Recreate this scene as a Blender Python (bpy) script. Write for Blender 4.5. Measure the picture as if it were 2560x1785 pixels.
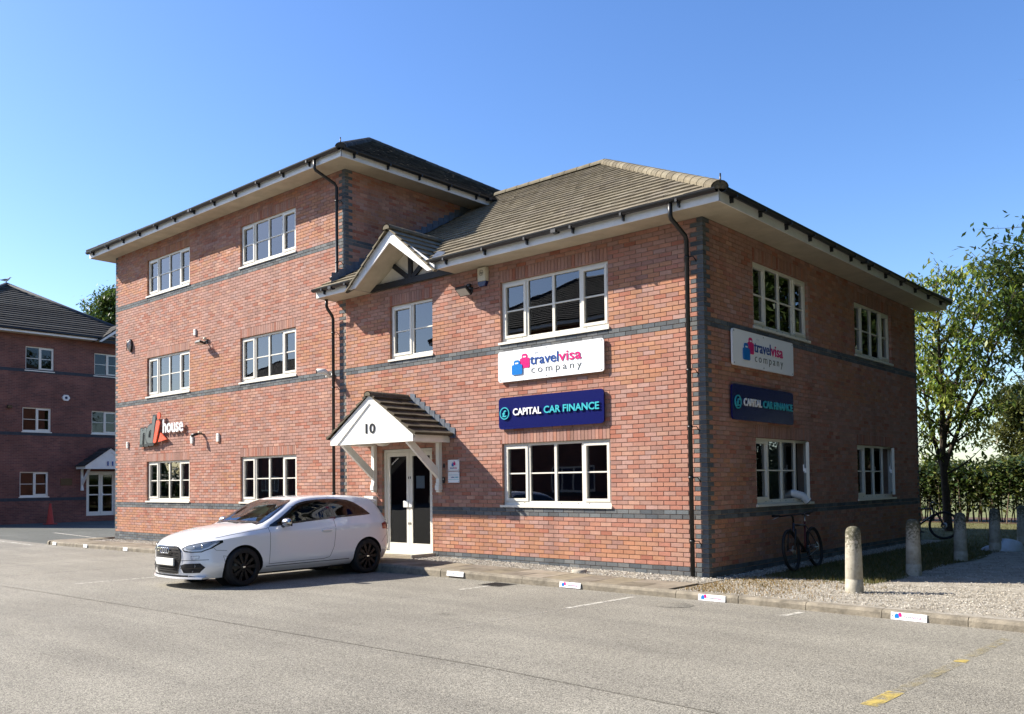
import bpy, bmesh, math, random
import numpy as np
from mathutils import Vector, Matrix
from mathutils.bvhtree import BVHTree
random.seed(7); np.random.seed(7)
PI = math.pi
for o in list(bpy.data.objects): bpy.data.objects.remove(o)
SC = bpy.context.scene
COL = SC.collection

# ------------------------------------------------------------------ camera, sky, sun, exposure
CAM = Vector((6.6642, -12.6752, 1.5117))
def set_camera(yaw, pitch, roll, fpx, cx, cy):
    f = Vector((math.sin(yaw)*math.cos(pitch), math.cos(yaw)*math.cos(pitch), math.sin(pitch)))
    r = Vector((math.cos(yaw), -math.sin(yaw), 0)); u = r.cross(f)
    r2 = r*math.cos(roll) + u*math.sin(roll); u2 = -r*math.sin(roll) + u*math.cos(roll)
    cd = bpy.data.cameras.new('camera'); co = bpy.data.objects.new('camera', cd); COL.objects.link(co)
    m = Matrix((r2, u2, -f)).transposed().to_4x4(); m.translation = CAM
    co.matrix_world = m
    cd.sensor_width = 36; cd.lens = fpx/2560*36
    cd.shift_x = (1280-cx)/2560; cd.shift_y = (cy-892.5)/2560
    cd.clip_start = .1; cd.clip_end = 6000
    SC.camera = co
set_camera(-.747702, .0358032, -.0104145, 2206.94, 1171.94, 1129.55)

SUN_TO = Vector((-1.75, -1.0, 1.5)).normalized()      # towards the sun
SUN_EL = math.asin(SUN_TO.z); SUN_AZ = math.atan2(SUN_TO.x, SUN_TO.y)
w = bpy.data.worlds.new('World'); SC.world = w; w.use_nodes = True
nt = w.node_tree; bg = nt.nodes['Background']
sky = nt.nodes.new('ShaderNodeTexSky'); sky.sky_type = 'NISHITA'; sky.sun_disc = False
sky.sun_elevation = SUN_EL; sky.sun_rotation = SUN_AZ
sky.altitude = 0; sky.air_density = 1.0; sky.dust_density = 0.6; sky.ozone_density = 3.0
hs = nt.nodes.new('ShaderNodeHueSaturation'); hs.inputs['Saturation'].default_value = 1.2; hs.inputs['Hue'].default_value = .509
nt.links.new(sky.outputs[0], hs.inputs['Color']); nt.links.new(hs.outputs[0], bg.inputs[0]); bg.inputs[1].default_value = 0.107
sl = bpy.data.lights.new('sun', 'SUN'); sl.energy = 5.0; sl.angle = math.radians(.53); sl.color = (1, .925, .815)
so = bpy.data.objects.new('sun', sl); COL.objects.link(so)
so.rotation_euler = (-SUN_TO).to_track_quat('-Z', 'Y').to_euler(); so.location = (-40, -25, 40)
SC.view_settings.view_transform = 'Standard'; SC.view_settings.look = 'None'
SC.view_settings.gamma = 1; SC.view_settings.use_curve_mapping = False
SC.view_settings.exposure = 1.2
SC.render.engine = 'CYCLES'
SC.cycles.max_bounces = 8; SC.cycles.diffuse_bounces = 3; SC.cycles.transparent_max_bounces = 16

# ------------------------------------------------------------------ materials
MAT = {}
def new_mat(name):
    m = bpy.data.materials.new(name); m.use_nodes = True
    n = m.node_tree.nodes; l = m.node_tree.links
    MAT[name] = m
    return m, n, l, n['Principled BSDF']
def node(n, t, **kw):
    x = n.new(t)
    for k, v in kw.items():
        if k.startswith('i_'): x.inputs[k[2:].replace('_', ' ')].default_value = v
        else: setattr(x, k, v)
    return x
def ramp(n, stops):
    r = n.new('ShaderNodeValToRGB'); e = r.color_ramp.elements
    while len(e) < len(stops): e.new(.5)
    for i, (p, c) in enumerate(stops):
        e[i].position = p; e[i].color = (*c, 1) if len(c) == 3 else c
    return r
def coords(n, l, kind='Object', scale=(1, 1, 1)):
    tc = n.new('ShaderNodeTexCoord'); mp = n.new('ShaderNodeMapping'); mp.inputs['Scale'].default_value = scale
    l.new(tc.outputs[kind], mp.inputs[0]); return mp.outputs[0]
def mixc(n, l, a, b, fac, mode='MIX'):
    m = n.new('ShaderNodeMix'); m.data_type = 'RGBA'; m.blend_type = mode
    for sock, v in ((m.inputs[0], fac), (m.inputs[6], a), (m.inputs[7], b)):
        if isinstance(v, (int, float)): sock.default_value = v
        elif isinstance(v, tuple): sock.default_value = (*v, 1)
        else: l.new(v, sock)
    return m.outputs[2]
def bump(n, l, p, h, strength, dist=.01):
    b = n.new('ShaderNodeBump'); b.inputs['Strength'].default_value = strength; b.inputs['Distance'].default_value = dist
    l.new(h, b.inputs['Height']); l.new(b.outputs[0], p.inputs['Normal'])
def simple(name, col, rough=.5, metal=0, var=.0, vscale=6, bumps=0, bscale=60, spec=None, coat=0):
    """plain colour with faint uneven soiling and fine relief"""
    m, n, l, p = new_mat(name)
    p.inputs['Roughness'].default_value = rough; p.inputs['Metallic'].default_value = metal
    if spec is not None: p.inputs['Specular IOR Level'].default_value = spec
    if coat: p.inputs['Coat Weight'].default_value = coat; p.inputs['Coat Roughness'].default_value = .03
    if var:
        v = coords(n, l); t = node(n, 'ShaderNodeTexNoise', i_Scale=vscale, i_Detail=6.0, i_Roughness=.65); l.new(v, t.inputs[0])
        d = tuple(c*(1-var) for c in col); b = tuple(min(1, c*(1+var*.5)) for c in col)
        r = ramp(n, [(.3, d), (.7, b)]); l.new(t.outputs[0], r.inputs[0]); l.new(r.outputs[0], p.inputs[0])
    else: p.inputs[0].default_value = (*col, 1)
    if bumps:
        v = coords(n, l); t = node(n, 'ShaderNodeTexNoise', i_Scale=bscale, i_Detail=4.0); l.new(v, t.inputs[0]); bump(n, l, p, t.outputs[0], bumps)
    return m
def attr_mat(name, rough=.85, nscale=25, namt=.35, bumps=.35, bscale=120, spec=.3):
    """colour of each piece from its 'col' attribute, broken up by grain"""
    m, n, l, p = new_mat(name)
    a = node(n, 'ShaderNodeAttribute', attribute_name='col')
    v = coords(n, l, 'Object')
    g = n.new('ShaderNodeNewGeometry')
    t = node(n, 'ShaderNodeTexNoise', i_Scale=nscale, i_Detail=5.0, i_Roughness=.7); l.new(g.outputs['Position'], t.inputs[0])
    r = ramp(n, [(.25, (1-namt,)*3), (.75, (1+namt*.4,)*3)]); l.new(t.outputs[0], r.inputs[0])
    wm_ = n.new('ShaderNodeMapping'); wm_.inputs['Scale'].default_value = (1.6, 1.6, .28); l.new(g.outputs['Position'], wm_.inputs[0])
    t4 = node(n, 'ShaderNodeTexNoise', i_Scale=1.1, i_Detail=6.0, i_Roughness=.6); l.new(wm_.outputs[0], t4.inputs[0])      # rain streaks and grime
    r4 = ramp(n, [(.32, (.78, .77, .76)), (.50, (1, 1, 1)), (.72, (1.08, 1.07, 1.06))]); l.new(t4.outputs[0], r4.inputs[0])
    l.new(mixc(n, l, mixc(n, l, a.outputs['Color'], r.outputs[0], 1.0, 'MULTIPLY'), r4.outputs[0], .8, 'MULTIPLY'), p.inputs[0])
    p.inputs['Roughness'].default_value = rough; p.inputs['Specular IOR Level'].default_value = spec
    t2 = node(n, 'ShaderNodeTexNoise', i_Scale=bscale, i_Detail=3.0); l.new(g.outputs['Position'], t2.inputs[0])
    bump(n, l, p, t2.outputs[0], bumps, .004)
    return m
attr_mat('brick', .85, 14, .2, .4, 90)
attr_mat('tile', .9, 9, .4, .5, 70, .2)
attr_mat('stone_chips', .9, 60, .2, .0, 90)
attr_mat('slab', .9, 5, .35, .5, 110, .2)
def leaf_mat(name, trans=.35):
    m, n, l, p = new_mat(name)
    a = node(n, 'ShaderNodeAttribute', attribute_name='col')
    p.inputs['Roughness'].default_value = .45; l.new(a.outputs['Color'], p.inputs[0])
    tr = n.new('ShaderNodeBsdfTranslucent'); l.new(mixc(n, l, a.outputs['Color'], (1, .95, .35), .35, 'MULTIPLY'), tr.inputs[0])
    mx = n.new('ShaderNodeMixShader'); mx.inputs[0].default_value = trans
    l.new(p.outputs[0], mx.inputs[1]); l.new(tr.outputs[0], mx.inputs[2]); l.new(mx.outputs[0], n['Material Output'].inputs[0])
leaf_mat('leaf'); 
simple('mortar', (.33, .24, .178), .95, var=.25, vscale=3, bumps=.4)
simple('frame_white', (.72, .69, .60), .38, var=.06, vscale=4)
simple('fascia_white', (.74, .73, .70), .45, var=.14, vscale=2.5)
simple('canopy_white', (.78, .76, .70), .5, var=.08, vscale=3)
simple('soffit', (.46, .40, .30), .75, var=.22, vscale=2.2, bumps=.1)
simple('infill_cream', (.62, .56, .44), .8, var=.15, vscale=3)
simple('black_timber', (.012, .013, .015), .6, var=.3)
simple('gutter_black', (.008, .009, .011), .4, var=.25, vscale=9)
simple('lead', (.13, .15, .18), .45, metal=.35, var=.35, vscale=7)
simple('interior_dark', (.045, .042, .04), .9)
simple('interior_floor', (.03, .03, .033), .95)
simple('curtain_red', (.10, .015, .018), .95)
simple('blind_grey', (.30, .36, .42), .9)
simple('concrete', (.36, .33, .27), .92, var=.35, vscale=5, bumps=.6, bscale=70)
simple('kerb_concrete', (.235, .205, .155), .95, var=.5, vscale=6, bumps=.8, bscale=60)
simple('sign_white', (.86, .87, .88), .28, var=.02)
simple('sign_blue', (.003, .006, .085), .25)
simple('letter_white', (.85, .85, .85), .35)
simple('letter_teal', (.04, .42, .48), .35)
simple('letter_navy', (.01, .06, .26), .3)
simple('letter_pink', (.62, .01, .16), .3)
simple('letter_blue', (.004, .16, .50), .3)
simple('letter_grey', (.13, .15, .17), .4)
simple('letter_dark', (.012, .013, .014), .35)
simple('letter_slate', (.10, .115, .11), .35)
simple('letter_orange', (.72, .09, .03), .4)
simple('letter_pale', (.60, .64, .68), .4)
simple('plastic_white', (.70, .70, .66), .4, var=.06)
simple('plastic_ivory', (.60, .55, .42), .45, var=.1)
simple('plastic_navy', (.008, .012, .06), .25)
simple('plastic_black', (.008, .008, .009), .45)
simple('lamp_glass', (.55, .52, .45), .15)
simple('steel', (.45, .45, .46), .35, metal=.9)
simple('bronze', (.09, .06, .03), .5, metal=.6)
simple('duct_white', (.70, .72, .74), .5, var=.08)
simple('rubber', (.010, .010, .011), .75, var=.2)
simple('rim_black', (.005, .005, .006), .5)
simple('disc_metal', (.12, .11, .10), .45, metal=.6)
simple('car_paint', (.80, .81, .83), .28, coat=1.0, spec=.5)
simple('car_black', (.006, .006, .007), .25, coat=.5)
simple('car_matt', (.010, .010, .011), .7)
simple('car_gap', (.02, .02, .022), .8)
simple('car_chrome', (.75, .75, .76), .12, metal=1)
simple('car_alu', (.52, .50, .47), .22, metal=1)
simple('car_plate', (.80, .80, .74), .4)
simple('car_lamp', (.26, .29, .32), .1, coat=1)
simple('car_drl', (.65, .70, .76), .15, coat=1)
simple('car_tail', (.22, .006, .006), .12, coat=1)
simple('car_seat', (.02, .03, .026), .7)
simple('car_seat_pale', (.34, .42, .37), .6)
simple('bike_paint', (.018, .008, .012), .4, coat=.5)
simple('bike_red', (.09, .008, .009), .5)
simple('cone_orange', (.42, .035, .012), .6, var=.2)
simple('bark', (.055, .042, .03), .95, var=.5, vscale=12, bumps=.8, bscale=40)
simple('bark_pale', (.16, .12, .085), .95, var=.4, vscale=12)
simple('feather_white', (.62, .62, .6), .8)
simple('feather_grey', (.16, .17, .18), .8)
simple('sack_white', (.55, .60, .66), .55, var=.15, vscale=8, bumps=.6, bscale=18)
simple('beak', (.5, .32, .05), .5)

def glass_mat(name, ior, tint):
    m, n, l, p = new_mat(name); n.remove(p)
    f = node(n, 'ShaderNodeFresnel', i_IOR=ior); gl = n.new('ShaderNodeBsdfGlossy'); gl.inputs['Roughness'].default_value = .0
    gl.inputs[0].default_value = (.92, .95, 1, 1)
    tr = n.new('ShaderNodeBsdfTransparent'); tr.inputs[0].default_value = (*tint, 1)
    mx = n.new('ShaderNodeMixShader'); l.new(f.outputs[0], mx.inputs[0]); l.new(tr.outputs[0], mx.inputs[1]); l.new(gl.outputs[0], mx.inputs[2])
    v = coords(n, l); t = node(n, 'ShaderNodeTexNoise', i_Scale=1.6, i_Detail=1.0); l.new(v, t.inputs[0])
    b = n.new('ShaderNodeBump'); b.inputs['Strength'].default_value = .05; b.inputs['Distance'].default_value = .02
    l.new(t.outputs[0], b.inputs['Height']); l.new(b.outputs[0], gl.inputs['Normal'])
    l.new(mx.outputs[0], n['Material Output'].inputs[0])
glass_mat('window_glass', 2.05, (.60, .66, .64))
glass_mat('window_glass_plain', 1.5, (.55, .60, .60))
glass_mat('car_glass', 1.5, (.10, .13, .12))
glass_mat('windscreen_glass', 2.3, (.36, .45, .43))
glass_mat('car_glass_dark', 1.7, (.16, .17, .17))

def asphalt(name, c0, c1, spk):
    m, n, l, p = new_mat(name)
    g = n.new('ShaderNodeNewGeometry'); P = g.outputs['Position']
    big = node(n, 'ShaderNodeTexNoise', i_Scale=.35, i_Detail=7.0, i_Roughness=.62); l.new(P, big.inputs[0])
    rb = ramp(n, [(.32, c0), (.55, tuple((a+b)/2 for a, b in zip(c0, c1))), (.72, c1)]); l.new(big.outputs[0], rb.inputs[0])
    mp = n.new('ShaderNodeMapping'); mp.inputs['Scale'].default_value = (.25, 2.2, 1); mp.inputs['Rotation'].default_value = (0, 0, .35); l.new(P, mp.inputs[0])
    st = node(n, 'ShaderNodeTexNoise', i_Scale=.9, i_Detail=5.0, i_Roughness=.6); l.new(mp.outputs[0], st.inputs[0])
    rs = ramp(n, [(.35, (.89, .89, .89)), (.62, (1.03, 1.03, 1.02))]); l.new(st.outputs[0], rs.inputs[0])
    col = mixc(n, l, rb.outputs[0], rs.outputs[0], 1.0, 'MULTIPLY')
    vo = node(n, 'ShaderNodeTexVoronoi', i_Scale=115.0); l.new(P, vo.inputs[0])
    sp = ramp(n, [(.0, (1-spk,)*3), (.5, (1.0,)*3), (1, (1+spk,)*3)])
    sx = n.new('ShaderNodeSeparateColor'); l.new(vo.outputs['Color'], sx.inputs[0]); l.new(sx.outputs[0], sp.inputs[0])
    col = mixc(n, l, col, sp.outputs[0], 1.0, 'MULTIPLY')
    fine = node(n, 'ShaderNodeTexNoise', i_Scale=40.0, i_Detail=6.0, i_Roughness=.8); l.new(P, fine.inputs[0])
    rf = ramp(n, [(.3, (.76,)*3), (.7, (1.18,)*3)]); l.new(fine.outputs[0], rf.inputs[0])
    col = mixc(n, l, col, rf.outputs[0], 1.0, 'MULTIPLY')
    oil = node(n, 'ShaderNodeTexVoronoi', i_Scale=.42); l.new(P, oil.inputs[0])
    ro = ramp(n, [(.02, (.55, .55, .55)), (.10, (1, 1, 1))]); l.new(oil.outputs[0], ro.inputs[0])
    col = mixc(n, l, col, ro.outputs[0], .6, 'MULTIPLY')
    l.new(col, p.inputs[0]); p.inputs['Roughness'].default_value = .92; p.inputs['Specular IOR Level'].default_value = .25
    inv = n.new('ShaderNodeMath'); inv.operation = 'SUBTRACT'; inv.inputs[0].default_value = 1; l.new(vo.outputs['Distance'], inv.inputs[1])
    bump(n, l, p, inv.outputs[0], .55, .005)
    return m
asphalt('asphalt', (.190, .178, .150), (.258, .244, .206), .55)
asphalt('asphalt_new', (.085, .090, .082), (.120, .125, .114), .3)
asphalt('tar', (.06, .057, .05), (.10, .094, .08), .4)
asphalt('seam', (.170, .159, .133), (.230, .217, .182), .5)
def ground_mat(name, cols, scale, rough=.95, bs=.6, bscale=40):
    m, n, l, p = new_mat(name); g = n.new('ShaderNodeNewGeometry'); P = g.outputs['Position']
    t = node(n, 'ShaderNodeTexNoise', i_Scale=scale, i_Detail=8.0, i_Roughness=.7); l.new(P, t.inputs[0])
    r = ramp(n, cols); l.new(t.outputs[0], r.inputs[0])
    t3 = node(n, 'ShaderNodeTexNoise', i_Scale=bscale, i_Detail=4.0, i_Roughness=.8); l.new(P, t3.inputs[0])
    r3 = ramp(n, [(.3, (.6,)*3), (.7, (1.3,)*3)]); l.new(t3.outputs[0], r3.inputs[0])
    l.new(mixc(n, l, r.outputs[0], r3.outputs[0], 1.0, 'MULTIPLY'), p.inputs[0]); p.inputs['Roughness'].default_value = rough
    bump(n, l, p, t3.outputs[0], bs, .02)
ground_mat('gravel_base', [(.3, (.25, .22, .17)), (.5, (.38, .345, .285)), (.7, (.50, .465, .40))], 3.0, bs=1.0, bscale=55)
ground_mat('lawn', [(.3, (.055, .062, .018)), (.5, (.10, .10, .03)), (.7, (.16, .145, .05))], 2.2, bs=.8, bscale=30)
ground_mat('leaf_litter', [(.3, (.05, .028, .016)), (.6, (.11, .06, .035)), (.75, (.16, .09, .05))], 7.0, bs=1, bscale=22)
ground_mat('field', [(.35, (.10, .12, .035)), (.6, (.19, .19, .06)), (.8, (.28, .26, .10))], .012, bs=0, bscale=.5)
ground_mat('far_hill', [(.35, (.06, .09, .045)), (.6, (.10, .13, .06)), (.8, (.14, .16, .08))], .02, bs=0, bscale=.4)
def paint_mat(name, col, worn):
    m, n, l, p = new_mat(name); g = n.new('ShaderNodeNewGeometry'); P = g.outputs['Position']
    t = node(n, 'ShaderNodeTexNoise', i_Scale=9.0, i_Detail=9.0, i_Roughness=.8); l.new(P, t.inputs[0])
    r = ramp(n, [(worn-.09, (0, 0, 0)), (worn+.12, (.9, .9, .9))]); l.new(t.outputs[0], r.inputs[0])
    p.inputs[0].default_value = (*col, 1); p.inputs['Roughness'].default_value = .85
    tr = n.new('ShaderNodeBsdfTransparent'); mx = n.new('ShaderNodeMixShader'); l.new(r.outputs[0], mx.inputs[0])
    l.new(tr.outputs[0], mx.inputs[1]); l.new(p.outputs[0], mx.inputs[2]); l.new(mx.outputs[0], n['Material Output'].inputs[0])
paint_mat('paint_white', (.50, .48, .42), .44); paint_mat('paint_faint', (.33, .31, .265), .56); paint_mat('paint_yellow', (.46, .35, .09), .47); paint_mat('paint_yellow_faint', (.31, .265, .15), .54)
def far_brick(name):
    """brick of buildings too far off to tell the bricks apart"""
    m, n, l, p = new_mat(name); g = n.new('ShaderNodeNewGeometry'); sp = n.new('ShaderNodeSeparateXYZ'); l.new(g.outputs['Position'], sp.inputs[0])
    ad = n.new('ShaderNodeMath'); ad.operation = 'ADD'; l.new(sp.outputs[0], ad.inputs[0]); l.new(sp.outputs[1], ad.inputs[1])
    cb = n.new('ShaderNodeCombineXYZ'); l.new(ad.outputs[0], cb.inputs[0]); l.new(sp.outputs[2], cb.inputs[1])
    b = node(n, 'ShaderNodeTexBrick', i_Scale=1.0); b.inputs['Brick Width'].default_value = .225; b.inputs['Row Height'].default_value = .075; b.inputs['Mortar Size'].default_value = .006
    b.inputs['Color1'].default_value = (.20, .075, .055, 1); b.inputs['Color2'].default_value = (.12, .05, .042, 1); b.inputs['Mortar'].default_value = (.20, .12, .09, 1)
    l.new(cb.outputs[0], b.inputs[0])
    t = node(n, 'ShaderNodeTexNoise', i_Scale=1.3, i_Detail=4.0); l.new(g.outputs['Position'], t.inputs[0]); r = ramp(n, [(.35, (.75,)*3), (.7, (1.15,)*3)]); l.new(t.outputs[0], r.inputs[0])
    l.new(mixc(n, l, b.outputs[0], r.outputs[0], 1.0, 'MULTIPLY'), p.inputs[0]); p.inputs['Roughness'].default_value = .9
far_brick('far_brick')
simple('far_band', (.035, .04, .05), .8, var=.3)

# ------------------------------------------------------------------ mesh helpers
class MB:
    """collects polygons (with a colour each) and turns them into ONE mesh object"""
    def __init__(s): s.v = []; s.f = []; s.c = []; s.m = []; s.sm = []
    def poly(s, pts, col=(1, 1, 1), mi=0, smooth=False):
        b = len(s.v); s.v.extend([tuple(p) for p in pts]); s.f.append(tuple(range(b, b+len(pts)))); s.c.append(col); s.m.append(mi); s.sm.append(smooth)
    def raw(s, v, f, col=(1, 1, 1), mi=0, smooth=False):
        b = len(s.v); s.v.extend([tuple(p) for p in v])
        for q in f: s.f.append(tuple(i+b for i in q)); s.c.append(col); s.m.append(mi); s.sm.append(smooth)
    def box(s, x0, x1, y0, y1, z0, z1, col=(1, 1, 1), mi=0, skip=''):
        v = [(x0, y0, z0), (x1, y0, z0), (x1, y1, z0), (x0, y1, z0), (x0, y0, z1), (x1, y0, z1), (x1, y1, z1), (x0, y1, z1)]
        F = {'b': (0, 3, 2, 1), 't': (4, 5, 6, 7), 'f': (0, 1, 5, 4), 'r': (1, 2, 6, 5), 'k': (2, 3, 7, 6), 'l': (3, 0, 4, 7)}
        s.raw(v, [F[k] for k in F if k not in skip], col, mi); return s
    def bevbox(s, x0, x1, y0, y1, z0, z1, b=.01, col=(1, 1, 1), mi=0):
        """box whose edges are chamfered by b"""
        X, Y, Z = (x0, x1), (y0, y1), (z0, z1); sg = (1, -1); base = len(s.v); idx = {}
        for i in (0, 1):
            for j in (0, 1):
                for k in (0, 1):
                    for a in range(3):
                        p = [X[i], Y[j], Z[k]]
                        for q, (val, sel) in enumerate(((X, i), (Y, j), (Z, k))):
                            if q != a: p[q] = val[sel] + sg[sel]*b
                        idx[i, j, k, a] = len(s.v); s.v.append(tuple(p))
        def F(q): s.f.append(tuple(q)); s.c.append(col); s.m.append(mi); s.sm.append(False)
        for i in (0, 1):
            o = [(0, 0), (1, 0), (1, 1), (0, 1)]
            q = [idx[i, j, k, 0] for j, k in o]; F(q if i else q[::-1])
            q = [idx[j, i, k, 1] for j, k in o]; F(q[::-1] if i else q)
            q = [idx[j, k, i, 2] for j, k in o]; F(q if i else q[::-1])
        for i in (0, 1):
            for j in (0, 1):
                for a in range(3):
                    c0 = [0, 0, 0]; c1 = [0, 0, 0]; bb, cc = [q for q in range(3) if q != a]
                    c0[bb] = c1[bb] = i; c0[cc] = c1[cc] = j; c1[a] = 1
                    q = [idx[(*c0, bb)], idx[(*c1, bb)], idx[(*c1, cc)], idx[(*c0, cc)]]
                    F(q)
        for i in (0, 1):
            for j in (0, 1):
                for k in (0, 1): F([idx[i, j, k, 0], idx[i, j, k, 1], idx[i, j, k, 2]])
        return s
    def tube(s, pts, r, n=10, col=(1, 1, 1), mi=0, caps=True, smooth=True):
        pts = [Vector(p) for p in pts]; rs = r if isinstance(r, (list, tuple)) else [r]*len(pts)
        rings = []; up = None
        for i, p in enumerate(pts):
            t = (pts[min(i+1, len(pts)-1)] - pts[max(i-1, 0)]).normalized()
            if up is None: up = Vector((0, 0, 1)) if abs(t.z) < .9 else Vector((1, 0, 0))
            a = t.cross(up).normalized(); b = a.cross(t).normalized(); up = b
            base = len(s.v)
            s.v.extend([tuple(p + a*math.cos(2*PI*k/n)*rs[i] + b*math.sin(2*PI*k/n)*rs[i]) for k in range(n)]); rings.append(base)
        for i in range(len(rings)-1):
            for k in range(n):
                s.f.append((rings[i]+k, rings[i]+(k+1) % n, rings[i+1]+(k+1) % n, rings[i+1]+k)); s.c.append(col); s.m.append(mi); s.sm.append(smooth)
        if caps:
            for bs, rev in ((rings[0], True), (rings[-1], False)):
                q = [bs+k for k in range(n)]; s.f.append(tuple(q[::-1] if rev else q)); s.c.append(col); s.m.append(mi); s.sm.append(False)
        return s
    def lathe(s, prof, c=(0, 0, 0), ax='z', n=24, col=(1, 1, 1), mi=0, smooth=True, a0=0, a1=2*PI):
        """revolve (radius, height) pairs about an axis"""
        full = abs(a1-a0-2*PI) < 1e-6; cnt = n if full else n+1; base = len(s.v); c = Vector(c)
        for (r, h) in prof:
            for k in range(cnt):
                a = a0+(a1-a0)*k/n; u, v_ = r*math.cos(a), r*math.sin(a)
                s.v.append(tuple(c + (Vector((u, v_, h)) if ax == 'z' else Vector((h, u, v_)) if ax == 'x' else Vector((u, h, v_)))))
        for i in range(len(prof)-1):
            for k in range(n):
                k2 = (k+1) % cnt
                s.f.append((base+i*cnt+k, base+i*cnt+k2, base+(i+1)*cnt+k2, base+(i+1)*cnt+k)); s.c.append(col); s.m.append(mi); s.sm.append(smooth)
        return s
    def prism(s, poly, axis, a, b, col=(1, 1, 1), mi=0):
        """extrude a 2D polygon along axis from a to b (poly gives the other two coordinates in order)"""
        def P(p, t): return (t, p[0], p[1]) if axis == 'x' else (p[0], t, p[1]) if axis == 'y' else (p[0], p[1], t)
        A = [P(p, a) for p in poly]; B = [P(p, b) for p in poly]; n = len(poly)
        s.poly(A, col, mi); s.poly(B[::-1], col, mi)
        for i in range(n): j = (i+1) % n; s.poly([A[i], B[i], B[j], A[j]], col, mi)
        return s
    def build(s, name, mats, parent=None, fix=False):
        me = bpy.data.meshes.new(name); me.from_pydata(s.v, [], s.f)
        for m in (mats if isinstance(mats, (list, tuple)) else [mats]): me.materials.append(MAT[m])
        nf = len(s.f)
        me.polygons.foreach_set('material_index', np.array(s.m, dtype=np.int32)); me.polygons.foreach_set('use_smooth', np.array(s.sm, dtype=bool))
        if any(c != (1, 1, 1) for c in s.c):
            at = me.attributes.new('col', 'FLOAT_COLOR', 'FACE')
            at.data.foreach_set('color', np.concatenate([np.array(s.c, dtype=np.float32).reshape(-1, 3), np.ones((nf, 1), np.float32)], 1).ravel())
        if fix:
            bm = bmesh.new(); bm.from_mesh(me); bmesh.ops.recalc_face_normals(bm, faces=bm.faces); bm.to_mesh(me); bm.free()
        me.update()
        return link(name, me, parent)
def link(name, me, parent=None):
    o = bpy.data.objects.new(name, me); COL.objects.link(o)
    if parent is not None: o.parent = parent
    return o
def empty(name, loc=(0, 0, 0), rz=0, parent=None):
    o = bpy.data.objects.new(name, None); COL.objects.link(o); o.location = loc; o.rotation_euler = (0, 0, rz); o.empty_display_size = .2
    if parent is not None: o.parent = parent
    return o
def tag(o, label=None, cat=None, group=None, kind=None):
    if label: o['label'] = label
    if cat: o['category'] = cat
    if group: o['group'] = group
    if kind: o['kind'] = kind
    return o
def copy_tree(o, parent=None):
    c = o.copy(); COL.objects.link(c); c.parent = parent
    for ch in o.children: copy_tree(ch, c)
    return c
def text_mesh(body, size, depth, bold=0.0, shear=0.0, space=1.0, xscale=1.0):
    cu = bpy.data.curves.new('lettering', 'FONT'); cu.body = body; cu.size = size; cu.extrude = depth/2; cu.offset = bold; cu.shear = shear; cu.space_character = space; cu.resolution_u = 3
    ob = bpy.data.objects.new('lettering', cu); me = bpy.data.meshes.new_from_object(ob)
    me.materials.clear(); bpy.data.objects.remove(ob); bpy.data.curves.remove(cu)
    if xscale != 1: me.transform(Matrix.Diagonal((xscale, 1, 1, 1)))
    return me
def text_fit(name, body, mat, parent, M, x0, x1, zb, height, depth, bold=0, n0=0, xh=False, **kw):
    """lettering stretched to run from x0 to x1 with its body height on the baseline zb, n0 off the board"""
    me = text_mesh(body, 1, 1, bold, **kw)
    co = np.empty(len(me.vertices)*3); me.vertices.foreach_get('co', co); co = co.reshape(-1, 3)
    lo = co.min(0); hi = co.max(0)
    ymax = .72 if not xh else .52
    co[:, 0] = x0+(co[:, 0]-lo[0])/(hi[0]-lo[0])*(x1-x0); co[:, 1] = zb+co[:, 1]/ymax*height; co[:, 2] = n0+(co[:, 2]-lo[2])/(hi[2]-lo[2])*depth
    me.vertices.foreach_set('co', co.ravel()); me.transform(M); me.materials.append(MAT[mat]); me.update(); return link(name, me, parent)
def gz(x):
    """height of the paved ground along the front (it rises a little to the entrance)"""
    return float(np.interp(x, [-60, -38, -20, -14, -9, -6.5, -4, -.5, 5, 40], [-.05, -.05, -.09, -.05, .01, .05, .03, 0, 0, 0]))
def ga(x):
    """height of the car park surface below it"""
    return float(np.interp(x, [-60, -38, -20, -14, -9, -6.5, -4, -.5, 5, 40], [-.16, -.15, -.20, -.165, -.13, -.115, -.10, -.10, -.10, -.10]))
# ------------------------------------------------------------------ ground, paving, gravel, markings
def sheet(name, x0, x1, y0, y1, dz, mat, fz=gz):
    mb = MB(); xs = sorted(set([x0, x1] + [k for k in (-60, -38, -20, -14, -9, -6.5, -4, -.5, 5) if x0 < k < x1]))
    for a, b in zip(xs[:-1], xs[1:]):
        za, zb = fz(a), fz(b)
        mb.poly([(a, y0, za+dz), (b, y0, zb+dz), (b, y1, zb+dz), (a, y1, za+dz)])
    return mb.build(name, mat)
mb = MB(); N = 48
for ring, (ra, rb) in enumerate(((0, 60), (60, 400), (400, 3500))):
    for k in range(N):
        a, b = 2*PI*k/N, 2*PI*(k+1)/N
        q = [(rb*math.cos(a), rb*math.sin(a), -.32), (rb*math.cos(b), rb*math.sin(b), -.32), (ra*math.cos(b), ra*math.sin(b), -.32), (ra*math.cos(a), ra*math.sin(a), -.32)]
        mb.poly(q if ra else q[:3])
tag(mb.build('ground', 'field'), kind='structure')
mb = MB()   # a low rise of far woods and fields on the horizon
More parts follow.
